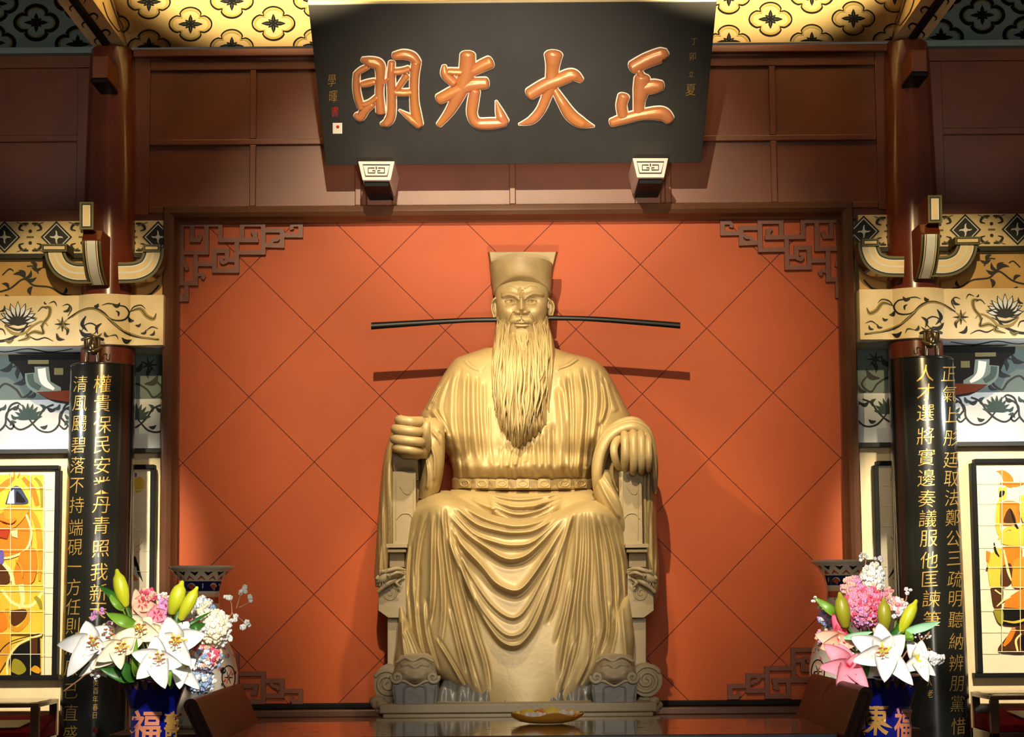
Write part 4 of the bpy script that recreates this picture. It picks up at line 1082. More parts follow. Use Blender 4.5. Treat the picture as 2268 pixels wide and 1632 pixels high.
    b.prism([P(x, y, 12.75) for x, y in reversed(ring)], (0, .5, 0))
    spiral(b, vx, vy, vr*.95, 2.2, 5.2, 12.75, -sgn, -.6 if sgn > 0 else math.pi+.6)
    ptube(b, [(vx-vr*sgn*.2, vy+vr*1.3, 12.8), (vx+sgn*4, vy+vr*1.45, 12.78), (vx+sgn*14, vy+vr*1.62, 12.82)], [12, 13, 9], 10)
    b.build('volute', SS, throne, smooth=45)
    # robe end spilling over the foot
    fxc = 919 if sgn < 0 else 1361
    if sgn < 0:
        b = MB(); loft(b, [(1345, 884, 892, 12.95, .05), (1380, 882, 906, 12.95, .12), (1420, 880, 925, 12.95, .18), (1460, 874, 942, 12.95, .22), (1490, 874, 952, 12.95, .22)], 60, 40,
             lambda X, Y: ridge(X, Y, [(890, 1370), (892, 1420), (900, 1470)], 5, .04)+ridge(X, Y, [(900, 1390), (918, 1430), (932, 1470)], 4, .04)+ridge(X, Y, [(895, 1400), (905, 1440), (912, 1480)], 3, .03), back=.1, pw=.7)
        b.build('robe_end', SB, st, smooth=180)
    else:
        b = MB(); loft(b, [(1318, 1380, 1394, 13.0, .05), (1345, 1366, 1397, 12.98, .16), (1380, 1352, 1402, 12.95, .2), (1420, 1345, 1406, 12.95, .22), (1450, 1335, 1404, 12.95, .22), (1480, 1330, 1400, 12.95, .2)], 60, 40,
             lambda X, Y: ridge(X, Y, [(1376, 1340), (1382, 1400), (1388, 1460)], 5, .03)+ridge(X, Y, [(1362, 1350), (1364, 1400), (1350, 1460)], 4, .03), back=.1, pw=.6)
        b.build('robe_end', SB, st, smooth=180)
    # beast mask foot
    foot = MB()
    w0 = 50
    ring = [(fxc-w0+6, 1568), (fxc+w0-4, 1568), (fxc+w0, 1530), (fxc+w0-2, 1500), (fxc-w0+2, 1500), (fxc-w0, 1530)]
    foot.prism([P(x, y, 12.5) for x, y in ring], (0, .5, 0), 0)
    f = lambda x, y: P(x, y, 12.5)
    for pts in ([(fxc-24, 1566), (fxc-24, 1528), (fxc-20, 1520), (fxc-10, 1518), (fxc, 1508), (fxc+10, 1518), (fxc+20, 1520), (fxc+24, 1528), (fxc+24, 1566)],):
        ptube(foot, [(x, y, 12.495) for x, y in pts], 2.2, 6, 0, n=3)
    ptube(foot, [(fxc-w0+8, 1564, 12.495), (fxc-w0+4, 1520, 12.495)], 1.6, 6); ptube(foot, [(fxc+w0-8, 1564, 12.495), (fxc+w0-4, 1520, 12.495)], 1.6, 6)
    fo = foot.build('throne_foot', M['darkbronze'], throne, smooth=40, bevel=.006)
    b = MB()
    loft(b, [(1446, fxc-26, fxc+30, 12.85, .1), (1458, fxc-38, fxc+42, 12.8, .22), (1480, fxc-46, fxc+46, 12.8, .29), (1500, fxc-50, fxc+50, 12.8, .32), (1514, fxc-34, fxc+34, 12.8, .31)], 50, 70,
         lambda X, Y: blob(X, Y, fxc, 1500, 20, 12, .06)+blob(X, Y, fxc-24, 1488, 8, 6, .03)+blob(X, Y, fxc+24, 1488, 8, 6, .03)+ridge(X, Y, [(fxc-34, 1476), (fxc-14, 1470), (fxc, 1478), (fxc+14, 1470), (fxc+34, 1476)], 4, .03), back=.1, pw=.6)
    Ym = 12.49
    for k in (-1, 1):
        spiral(b, fxc+k*40, 1500, 13, 1.5, 4.2, Ym, k, 0 if k > 0 else math.pi)
        b.sphere(P(fxc+k*18, 1487, Ym+.02), 4.5*PX)
    spiral(b, fxc+2, 1473, 7, 1.2, 2.6, Ym+.06, 1, 0)
    ptube(b, [(fxc-44, 1512, Ym+.02), (fxc-26, 1508, Ym), (fxc-12, 1514, Ym), (fxc, 1519, Ym), (fxc+12, 1514, Ym), (fxc+26, 1508, Ym), (fxc+44, 1512, Ym+.02)], 3, 6)
    ptube(b, [(fxc-40, 1466, Ym+.08), (fxc-22, 1456, Ym+.07), (fxc-4, 1463, Ym+.06), (fxc+16, 1454, Ym+.07), (fxc+40, 1464, Ym+.08)], 3, 6)
    b.build('beast_mask', SS, fo, smooth=180)
# robe hem resting between the feet
b = MB()
loft(b, [(1500, 985, 1010, 12.95, .1), (1520, 975, 1330, 12.95, .2), (1545, 962, 1340, 12.95, .24), (1570, 955, 1345, 12.95, .26)], 30, 120, lambda X, Y: .02*np.sin(X*.12+Y*.06)+.012*np.sin(X*.31), back=.1, pw=.3)
b.build('robe_hem', M['darkbronze'], st, smooth=180)

# ------------------------------------------------ plinth
b = MB()
zt_, zb_ = P(1147, 1558, 12.42).z, DAIS
x0, x1 = P(840, 1570, 12.42).x, P(1455, 1570, 12.42).x
zm = zt_-(zt_-zb_)*.35
b.box(x0, x1, 12.42, 13.85, zm, zt_); b.box(x0+.02, x1-.02, 12.44, 13.83, zm-.03, zm); b.box(x0-.02, x1+.02, 12.40, 13.87, zb_, zm-.03)
for k in range(14):
    s_ = -1 if k < 7 else 1; xx = (845 if s_ < 0 else 1448)+rnd.uniform(-12, 12); yy = rnd.uniform(1550, 1578)
    b.sphere(P(xx, yy, rnd.uniform(12.5, 12.9)), rnd.uniform(10, 20)*PX, sc=(1, 1, .7))
b.build('plinth', SS, st, smooth=40, bevel=.008)
# ================================================================== PLAQUE AND ITS SUPPORTS
PTY, PBY = 13.05, 13.62
pq = [P(682, 9, PTY), P(1587, 3, PTY), P(1554, 359, PBY), P(722, 368, PBY)]
# square it up about its own middle
zt_ = (pq[0].z+pq[1].z)/2; zb_ = (pq[2].z+pq[3].z)/2
xm = sum(p.x for p in pq)/4; wt = (pq[1].x-pq[0].x)/2; wb = (pq[2].x-pq[3].x)/2
pq = [Vector((xm-wt, PTY, zt_)), Vector((xm+wt, PTY, zt_)), Vector((xm+wb, PBY, zb_)), Vector((xm-wb, PBY, zb_))]
pn = (pq[1]-pq[0]).cross(pq[3]-pq[0]).normalized()
if pn.y > 0: pn = -pn
plaque = thing('plaque', (xm, PBY, zb_), 'large black name board leaning forward under the ceiling with four carved characters', 'plaque')
b = MB(); b.prism([p for p in reversed(pq)], -pn*.06, 0)
b.build('board', M['plaque'], plaque, bevel=.004)
b = MB()
e0 = pq[0]-pn*.062+Vector((0, 0, .004)); e1 = pq[1]-pn*.062+Vector((0, 0, .004)); up_ = (pq[0]-pq[3]).normalized()
b.prism([pq[0]+up_*.002+pn*.004, pq[1]+up_*.002+pn*.004, pq[1]+up_*.018+pn*.004, pq[0]+up_*.018+pn*.004], -pn*.07, 0)
b.build('lit_top_edge', M['cream'], plaque)  # brightness of the board's lit top edge put into cream colour
pf = on_plane(pq[0], pn, 0.0)
def brush(b, pts, ws, scale, off, h, m, extra=0.0):
    """raised brush stroke on the board: rounded ridge of varying width"""
    p, w = resample(pts, ws, 4)
    # arc-length resample
    q = np.array([(x, y, k) for (x, y), k in zip(p, w)]); L = np.concatenate([[0], np.cumsum(np.hypot(np.diff(q[:, 0]), np.diff(q[:, 1])))])
    n = max(10, int(L[-1]/14)); s_ = np.linspace(0, L[-1], n); q = np.stack([np.interp(s_, L, q[:, k]) for k in range(3)], 1)
    P2 = [pf(off[0]+x/scale, off[1]+y/scale) for x, y, _ in q]
    mm = 13.3/F/scale
    rad = [max(3, k*.56+extra)*mm for k in q[:, 2]]
    t0 = (P2[1]-P2[0]).normalized(); t1 = (P2[-1]-P2[-2]).normalized(); r0, r1 = rad[0]*.55, rad[-1]*.55
    pts3 = [P2[0]-t0*r0, P2[0]-t0*r0*.8, P2[0]-t0*r0*.4]+P2+[P2[-1]+t1*r1*.4, P2[-1]+t1*r1*.8, P2[-1]+t1*r1]
    rr = [rad[0]*.25, rad[0]*.66, rad[0]*.92]+rad+[rad[-1]*.92, rad[-1]*.66, rad[-1]*.25]
    prof = [(math.cos(a), math.sin(a)) for a in np.linspace(0, math.pi, 11)]
    V = []
    for i, c in enumerate(pts3):
        t = (pts3[min(i+1, len(pts3)-1)]-pts3[max(i-1, 0)]).normalized(); sd_ = t.cross(pn).normalized()
        hh = h*min(1, rr[i]/(max(rad)*.8))
        V.append([tuple(c+sd_*(rr[i]*math.copysign(abs(x)**.8, x))+pn*(hh*y**.7)) for x, y in prof])
    o = b.grid(np.array(V), m); n = len(prof)
    b.cap([o+k for k in range(n)], m); b.cap([o+(len(pts3)-1)*n+k for k in reversed(range(n))], m)
GL = [
 (6.13, (770, 90), [([(200,255),(310,285),(430,330),(445,500),(432,700),(450,960)], [60,130,140,110,105,120]), ([(125,440),(118,600),(140,760),(185,900)], [80,90,95,90]), ([(120,440),(190,390),(270,350)], [60,70,60]),
    ([(190,590),(280,570),(370,545)], [70,85,70]), ([(215,860),(310,830),(400,760)], [60,70,70]), ([(340,850),(240,930),(170,1030),(110,1000)], [90,110,110,60]),
    ([(600,290),(590,500),(598,760),(590,1000),(540,1100),(455,1130)], [80,105,110,115,110,40]), ([(630,205),(760,185),(880,215),(950,300)], [90,120,120,100]), ([(930,300),(905,500),(905,800),(930,1000),(975,1140)], [120,110,110,130,100]),
    ([(975,1130),(860,1050),(700,940)], [110,90,14]), ([(640,415),(740,405),(830,375)], [80,80,70]), ([(800,470),(710,600),(665,680)], [80,70,60]), ([(650,690),(760,700),(860,690)], [90,90,80]), ([(480,570),(560,500)], [30,40])]),
 (6.13, (770, 90), [([(1630,190),(1625,350),(1600,500),(1520,700),(1390,950),(1240,1140)], [190,200,200,170,120,70]), ([(1310,340),(1330,450),(1440,560)], [50,120,120]), ([(1370,410),(1540,420)], [80,90]), ([(1930,290),(1800,350),(1680,420)], [160,150,120]),
    ([(1240,790),(1450,690),(1650,600),(1880,570)], [130,160,170,140]), ([(1730,680),(1700,850),(1690,1000),(1760,1110),(1950,1120),(2130,1100)], [130,140,130,130,140,110]), ([(2110,1100),(2060,960),(2015,815)], [150,100,16])]),
 (5.968, (1130, 90), [([(572,185),(560,340),(540,560),(480,740),(400,920),(280,1050),(115,1105)], [220,160,150,120,110,100,16]), ([(260,700),(450,590),(650,510),(820,450),(940,520)], [150,160,160,150,70]), ([(590,650),(680,800),(800,980),(940,1080),(1110,1132)], [80,115,150,130,14])]),
 (5.968, (1130, 90), [([(1620,350),(1800,260),(1990,190),(2020,200)], [160,180,180,150]), ([(1690,380),(1740,470)], [70,90]), ([(1745,490),(1730,650),(1705,800),(1700,940)], [190,190,140,130]), ([(1780,620),(1900,600),(2000,590)], [170,170,120]),
    ([(1500,730),(1470,850),(1490,980)], [140,130,130]), ([(1340,1080),(1500,1030),(1750,970),(2000,960),(2110,1040)], [100,125,130,170,120])])]
for sc_, of, strokes in GL:
    b = MB()
    for pts, ws in strokes:
        brush(b, pts, ws, sc_, of, .010, 1, 13)
    for pts, ws in strokes:
        brush(b, pts, ws, sc_, of, .045, 0)
    b.build('carved_character', [M['goldwood'], M['whiteline']], plaque, smooth=60)

_tm = {}
def glyph(ch, bold=False):
    """triangulated outline of a written character, centred, about one unit high"""
    if (ch, bold) in _tm: return _tm[(ch, bold)]
    cu = bpy.data.curves.new('lettering', 'FONT'); cu.body = ch; cu.size = 1.0; cu.offset = .022 if bold else -.006
    cu.align_x = 'CENTER'; cu.align_y = 'CENTER'; cu.resolution_u = 3
    o = bpy.data.objects.new('lettering', cu); COL.objects.link(o)
    me = bpy.data.meshes.new_from_object(o.evaluated_get(bpy.context.evaluated_depsgraph_get()))
    vs = [(v.co.x, v.co.y) for v in me.vertices]; fs = [tuple(p.vertices) for p in me.polygons]
    bpy.data.objects.remove(o); bpy.data.curves.remove(cu); bpy.data.meshes.remove(me)
    if vs:
        xs = [v[0] for v in vs]; ys = [v[1] for v in vs]; cx, cy = (min(xs)+max(xs))/2, (min(ys)+max(ys))/2
        vs = [(x-cx, y-cy) for x, y in vs]
    # split long edges so that the writing can follow a curved board
    for _ in range(4):
        new = []; mid = {}; done = True
        def mp_(a, c):
            k = (min(a, c), max(a, c))
            if k not in mid: vs.append(((vs[a][0]+vs[c][0])/2, (vs[a][1]+vs[c][1])/2)); mid[k] = len(vs)-1
            return mid[k]
        for f_ in fs:
            for i_ in range(1, len(f_)-1):
                a, c, d = f_[0], f_[i_], f_[i_+1]
                le = [((vs[x][0]-vs[y][0])**2+(vs[x][1]-vs[y][1])**2, x, y, z) for x, y, z in ((a, c, d), (c, d, a), (d, a, c))]
                l2, x, y, z = max(le)
                if l2 > .045: m_ = mp_(x, y); new += [(x, m_, z), (m_, y, z)]; done = False
                else: new.append((a, c, d))
        fs = new
        if done: break
    _tm[(ch, bold)] = (vs, fs); return vs, fs
def write(b, ch, cx, cy, w, h, mp, m=0, rot=0.0, shear=0.0, bold=False):
    vs, fs = glyph(ch, bold)
    c, s_ = math.cos(rot), math.sin(rot)
    out = []
    for x, y in vs:
        x = x+shear*y; x, y = x*c-y*s_, x*s_+y*c
        out.append(mp(cx+x*w, cy-y*h))
    b.add(out, fs, m)
pf2 = on_plane(pq[0], pn, .003)
for ch, x, y, w, h_, mm in (('丁', 1537, 92, 14, 17, 'gold'), ('卯', 1534, 125, 17, 20, 'gold'), ('立', 1531, 164, 12, 14, 'gold'), ('夏', 1530, 199, 24, 29, 'gold'), ('學', 735, 178, 20, 30, 'gold'), ('暉', 738, 214, 20, 30, 'gold'), ('書', 742, 247, 18, 24, 'red')):
    b = MB(); write(b, ch, x, y, w, h_, pf2, 0, .05, .12); b.build('written_character', M[mm], plaque)
b = MB()
b.poly([(737, 296), (758, 296), (758, 272), (737, 272)], pf2, 2); b.disc(748, 281, 4, on_plane(pq[0], pn, .005), 1, 6)
b.build('seal', [M['gold'], M['red'], M['whiteline']], plaque)
M['bone'] = mat('pale_pinkish_wood', (232, 208, 196), .55)
# supports with a key pattern
for (x0, x1, y0, y1, t_) in ((793, 874, 357, 399, 'left'), (1401, 1480, 350, 393, 'right')):
    b = MB(); Yk = 13.40
    f = on_y(Yk)
    quad = [(x0+10, y1), (x1-9, y1), (x1, y0), (x0, y0)]
    b.prism([f(x, y) for x, y in quad], (0, .55, 0), 0)
    fa = on_y(Yk-.003)
    cx, cy = (x0+x1)/2, (y0+y1)/2
    b.stroke([(cx-30, cy-13), (cx+30, cy-13), (cx+24, cy+12), (cx-24, cy+12)], 3.2, fa, 1, closed=True, smooth=False)
    b.stroke([(cx-4, cy-6), (cx-18, cy-6), (cx-18, cy+5), (cx-3, cy+5), (cx-3, cy), (cx-9, cy)], 3, fa, 1, smooth=False)
    b.stroke([(cx+4, cy-6), (cx+18, cy-6), (cx+18, cy+5), (cx+3, cy+5), (cx+3, cy), (cx+9, cy)], 3, fa, 1, smooth=False)
    b.stroke([(cx, cy-9), (cx, cy-3)], 3, fa, 1, smooth=False)
    b.pbox(x0+14, y1, x1-12, y1+14, Yk+.04, .5, 2)
    b.build('plaque_support', [M['bone'], M['ink'], M['black']], None, bevel=.004, label='cream key patterned block carrying the black name board near its %s end' % t_, cat='support')

# ================================================================== CORNER FRETWORK
def slab(b, pts, w, Y, depth, ext=True, m=0, smooth=False):
    b.layer = getattr(b, 'layer', 0)+1; Y += .0004*b.layer
    if smooth: pts = catmull(pts, 5)
    pts = [tuple(map(float, p)) for p in pts]; h = w/2
    def unit(a, c): l = math.hypot(c[0]-a[0], c[1]-a[1]) or 1; return ((c[0]-a[0])/l, (c[1]-a[1])/l)
    if ext:
        u = unit(pts[1], pts[0]); pts[0] = (pts[0][0]+u[0]*h, pts[0][1]+u[1]*h)
        u = unit(pts[-2], pts[-1]); pts[-1] = (pts[-1][0]+u[0]*h, pts[-1][1]+u[1]*h)
    for a, c in zip(pts[:-1], pts[1:]):
        pass
    Ls, Rs = [], []
    for i, p in enumerate(pts):
        us = []
        if i > 0: us.append(unit(pts[i-1], p))
        if i < len(pts)-1: us.append(unit(p, pts[i+1]))
        n = [(-u[1], u[0]) for u in us]
        if len(n) == 2:
            k = 1+n[0][0]*n[1][0]+n[0][1]*n[1][1]
            mx, my = ((n[0][0]+n[1][0])/max(k, .3), (n[0][1]+n[1][1])/max(k, .3))
        else: mx, my = n[0]
        Ls.append((p[0]+mx*h, p[1]+my*h)); Rs.append((p[0]-mx*h, p[1]-my*h))
    for i in range(len(pts)-1):
        b.prism([P(x, y, Y+.00009*i) for x, y in (Ls[i], Ls[i+1], Rs[i+1], Rs[i])], (0, depth, 0), m)
FR = [([(160,196),(160,1150)], 0), ([(160,196),(790,196),(790,450),(1370,450)], 0), ([(565,196),(565,650),(160,650)], 0), ([(330,196),(330,450),(430,450)], 0), ([(420,448),(455,430),(462,390),(430,362)], 1),
      ([(1140,450),(1140,196),(1485,196),(1485,650),(1055,650)], 0), ([(1350,450),(1352,350)], 0), ([(1350,360),(1330,325),(1295,345)], 1), ([(1055,450),(1055,945),(695,945),(695,625),(900,625),(900,770),(1055,775)], 0),
      ([(900,790),(830,815),(805,775),(825,735)], 1), ([(695,838),(390,838)], 0), ([(390,650),(390,1150),(160,1150)], 0), ([(390,1020),(480,1005),(520,1035),(495,1080)], 1), ([(180,700),(190,780),(235,880),(250,940)], 1),
      ([(240,1150),(240,1410),(160,1410),(160,1360)], 0), ([(1485,292),(1790,292),(1790,540),(1520,532)], 0), ([(1600,500),(1650,450),(1710,440),(1735,390)], 1), ([(1790,372),(2090,372),(2090,196),(1985,196)], 0), ([(1990,200),(1945,230),(1955,280)], 1)]
for sd in (1, -1):
    for top in (True, False):
        b = MB(sd)
        for pts, curve in FR:
            q = [(380+x/7.316, 470+y/7.316+(0 if sd == 1 else 3)) for x, y in pts]
            if sd == -1: q = [(x-3, y) for x, y in q]
            if not top: q = [(x, 491+1560-y) for x, y in q]
            slab(b, q, 10 if not curve else 8, 13.955, .045, ext=not curve, smooth=bool(curve))
        b.build('corner_fretwork', M['fret'], None, label='carved brown key fretwork in the %s %s corner of the red panel' % ('upper' if top else 'lower', word(sd)), cat='fretwork')

# ================================================================== COUPLET BOARDS
def board_fn(cx, off):
    """front of the hanging half-round board; it leans a little out at the foot"""
    ztop, zbot = P(216, 800, 13.6).z, P(216, 1640, 13.5).z
    def yc(z): return 13.80+(13.64-13.80)*(ztop-z)/(ztop-zbot)
    def f(px, py):
        z = P(px, py, 13.6).z
        for _ in range(4):
            q = on_cyl(cx, yc(z), .218+off)(px, py); z = q.z
        return q
    return f, yc
TXT = {1: [([(227,850),(227,893),(227,940),(226,985),(226,1030),(225,1075),(225,1118),(224,1163),(223,1215),(220,1266),(218,1312),(217,1352)], '權貴保民安業丹青照我新天', 42, 42),
           ([(178,850),(177,893),(176,938),(174,985),(172,1030),(170,1075),(170,1118),(168,1168),(166,1212),(165,1254),(163,1300),(162,1344),(161,1386),(160,1432),(159,1478),(158,1530),(157,1578),(155,1625)], '清風颺碧落不持端硯一方任則清廉己直盛', 34, 40),
           ([(212,1512),(212,1530),(211,1548),(211,1566),(210,1584)], '癸酉年春日', 13, 17)],
      -1: [([(2050,826),(2050,868),(2050,914),(2050,965),(2052,1012),(2052,1058),(2053,1104),(2055,1148),(2057,1192),(2058,1240),(2060,1282),(2063,1326),(2064,1372)], '人才選將實邊奏議服他匡諫筆', 42, 41),
           ([(2101,828),(2103,872),(2104,918),(2106,970),(2106,1018),(2107,1060),(2108,1102),(2110,1146),(2112,1192),(2113,1236),(2115,1282),(2116,1326),(2117,1372),(2118,1420),(2118,1468),(2119,1514),(2121,1558),(2123,1608)], '正氣上彤廷取法鄭公三疏明聽納辨朋黨惜', 34, 40),
           ([(2058,1440),(2058,1462),(2059,1486),(2059,1510),(2060,1536)], '九十老人老', 13, 20)]}
for sd in (1, -1):
    bx = P(216, 820, 13.62).x*sd
    fn, yc = board_fn(bx, 0); fo_, _ = board_fn(bx, .003)
    zt_, zb_ = P(216, 806, 13.6).z, .42
    t = thing('couplet_board', (bx, 13.7, zb_), 'curved black board with gold handwriting hanging on the %s column' % word(sd), 'board', None)
    b = MB()
    V = []; nz, na = 30, 40
    for i in range(nz+1):
        z = zt_+(zb_-zt_)*i/nz
        V.append([(bx+.218*math.cos(a), yc(z)+.218*math.sin(a), z) for a in np.linspace(-math.pi, 0, na)]+[(bx+.200*math.cos(a), yc(z)+.200*math.sin(a), z) for a in np.linspace(0, -math.pi, na)])
    o = b.grid(np.array(V), 0, wrap=True); 
    for base in (o, o+nz*2*na):
        for k in range(na-1): b.f.append((base+k, base+k+1, base+2*na-2-k, base+2*na-1-k)); b.m.append(0)
    b.build('board', M['board'], t, smooth=40)
    b = MB(); b.tube([(bx+.211*math.cos(a), yc(zt_)+.211*math.sin(a), zt_+.004) for a in np.linspace(-math.pi, 0, 30)], .010, 8)
    b.build('top_rim', M['board'], t, smooth=60)
    rr = random.Random(5)
    for pos, s_, w, h in TXT[sd]:
        for (x, y), ch in zip(pos, s_):
            b = MB(); write(b, ch, x, y, w, h, fo_, 0, rr.uniform(-.02, .08), .12); b.build('written_character', M['gold'], t)
    if sd == 1:
        b = MB(); b.poly([(206, 1622), (216, 1622), (216, 1611), (206, 1611)], fo_); b.build('seal', M['red'], t)
    # clasp fixing the board to the column
    b = MB(sd)
    ptube(b, [(182, 752, 13.66), (205, 746, 13.62), (228, 752, 13.66)], [3.5, 4.5, 3.5], 8); 
    ptube(b, [(190, 754, 13.63), (192, 775, 13.60), (192, 800, 13.60)], [5, 6, 5], 8); ptube(b, [(218, 754, 13.63), (217, 775, 13.60), (217, 800, 13.60)], [5, 6, 5], 8)
    ptube(b, [(186, 772, 13.6), (205, 778, 13.56), (224, 771, 13.6)], [4, 6, 4], 8)
    ptube(b, [(206, 752, 13.62), (205, 765, 13.58), (206, 780, 13.58)], [8, 10, 7], 8)
    ptube(b, [(226, 786, 13.6), (236, 784, 13.62), (236, 796, 13.62), (242, 797, 13.62), (243, 785, 13.62)], 1.6, 6)
    b.build('clasp', mat('old_steel', (120, 108, 88), .3, metal=.9), t, smooth=60)

# ================================================================== TILE MURALS
AR = {}
for nm, c in (('yel', (232, 190, 62)), ('ora', (228, 128, 34)), ('amb', (214, 150, 40)), ('crm', (250, 226, 150)), ('brn', (84, 46, 20)), ('slate', (60, 70, 96)), ('pale', (206, 222, 236)), ('blk', (22, 18, 16)), ('grn', (150, 140, 40)), ('red', (176, 60, 26)), ('vio', (104, 90, 170))):
    AR[nm] = mat('glaze_'+nm, c, .25, var=.12, vscale=9, coat=.3)
AR['tile'] = mat('cream_tile', (240, 222, 186), .3, var=.06, vscale=5)
AR['grout'] = mat('pale_grout', (250, 232, 180), .6)
AN = list(AR.keys()); AI = {k: i+1 for i, k in enumerate(AN)}
def mural(label, frame, side, art, grouts, ground):
    Ym = 14.17
    t = thing('tile_mural', tuple(P((frame[0]+frame[2])/2, frame[3], Ym)), label, 'mural')
    b = MB(); x0, y0, x1, y1 = frame
    b.pbox(x0, y0, x1, y1, Ym, .06, AI['tile'])
    lv = [0]
    def nxt():
        lv[0] += 1; return on_y(Ym-.001-.0009*lv[0])
    if ground: b.poly(ground, nxt(), AI['yel'])
    for kind, pts, w, c in art:
        f = nxt()
        if kind == 's': b.stroke(pts, w, f, AI[c])
        else: b.poly([q[:2] for q in catmull(list(pts)+[pts[0]], 4)[:-1]] if kind == 'c' else pts, f, AI[c])
    f = nxt()
    for p in grouts: b.stroke(p, 1.3, f, AI['grout'], smooth=False)
    b.build('tiles', [M['black']]+[AR[k] for k in AN], t)
    b = MB()
    for r in ((x0-11, y0-10, x1+11, y0), (x0-11, y1, x1+11, y1+10), (x0-11, y0, x0, y1), (x1, y0, x1+11, y1)): b.pbox(*r, Ym-.04, .1)
    b.build('frame', M['black'], t, bevel=.004)
def zl(pts): return [(x/2.586, 1000+y/2.586) for x, y in pts]
def zr(pts): return [(2130+x/2.58, 1000+y/2.58) for x, y in pts]
LA = [('c', zl([(-30,380),(60,320),(150,320),(185,450),(170,570),(90,605),(-30,600)]), 0, 'ora'), ('s', zl([(-20,230),(40,180),(80,150)]), [12,14,6], 'ora'), ('s', zl([(130,150),(185,215),(215,310)]), [8,13,10], 'ora'), ('s', zl([(200,150),(235,200),(240,320)]), [6,8,5], 'grn'),
      ('s', zl([(60,150),(55,125)]), 3, 'ora'), ('s', zl([(80,150),(82,118)]), 3, 'ora'), ('s', zl([(100,150),(112,122)]), 3, 'ora'),
      ('c', zl([(30,300),(60,215),(105,198),(145,250),(155,298)]), 0, 'slate'), ('p', zl([(40,298),(55,235),(80,215),(82,298)]), 0, 'pale'), ('c', zl([(90,290),(95,225),(130,260),(145,290)]), 0, 'blk'), ('c', zl([(20,330),(60,310),(160,310),(170,335),(90,430),(40,420)]), 0, 'amb'),
      ('s', zl([(175,340),(215,430),(230,600),(225,740)]), [10,12,10,5], 'amb'), ('s', zl([(150,360),(180,460),(150,560),(60,605),(-20,610)]), [5,5,5,5,4], 'crm'), ('p', zl([(60,455),(100,445),(100,495),(70,485)]), 0, 'crm'), ('p', zl([(-10,440),(60,440),(40,500),(-10,490)]), 0, 'red'), ('c', zl([(-30,560),(20,570),(15,640),(-30,640)]), 0, 'vio'),
      ('c', zl([(120,575),(205,560),(195,740),(85,765),(80,680)]), 0, 'ora'), ('c', zl([(-20,640),(40,660),(60,740),(-20,760)]), 0, 'brn'), ('s', zl([(20,640),(60,690),(80,770)]), [8,9,6], 'crm'),
      ('p', zl([(-20,765),(250,765),(250,1045),(-20,1045)]), 0, 'yel'), ('s', zl([(10,790),(80,870),(180,880),(245,800)]), [6,7,7,6], 'crm'), ('s', zl([(120,760),(130,850),(110,900)]), [12,10,6], 'crm'), ('c', zl([(60,910),(150,905),(140,960),(80,1000),(55,960)]), 0, 'brn'), ('s', zl([(40,900),(45,980),(100,1020),(160,960),(165,900)]), [8,9,10,10,6], 'amb'), ('c', zl([(-20,900),(30,930),(40,1010),(-20,1030)]), 0, 'ora'), ('s', zl([(200,830),(225,860),(235,900)]), [8,10,6], 'grn'),
      ('p', zl([(-20,1045),(60,1045),(60,1160),(-20,1290)]), 0, 'amb'), ('p', zl([(60,1280),(50,1190),(110,1110),(228,1062),(230,1280)]), 0, 'blk'), ('s', zl([(42,1280),(48,1185),(115,1098),(240,1048)]), [5,5,5,4], 'crm'), ('s', zl([(-20,1170),(60,1090),(240,1040)]), [2,2,2], 'blk'), ('c', zl([(65,1260),(75,1190),(120,1200),(150,1250),(110,1278)]), 0, 'grn'), ('c', zl([(170,1250),(200,1225),(230,1245),(220,1272)]), 0, 'amb'), ('p', zl([(170,1070),(215,1064),(215,1160),(170,1160)]), 0, 'brn'),
      ('s', zl([(0,380),(60,400),(90,380)]), [8,9,5], 'ora'), ('s', zl([(90,620),(120,660),(130,720)]), [3,5,2], 'amb')]
LG = [zl([(x, 130), (x, 1280)]) for x in (60, 175, 250)]+[zl([(-20, y), (310, y)]) for y in (205, 325, 442, 562, 682, 765, 798, 915, 1040, 1160)]
mural('yellow and orange glazed tile mural in a black frame beside the left couplet board', (-130, 1041, 118, 1496), 1, LA, LG, zl([(-300,1280),(240,1280),(252,132),(-300,132)]))
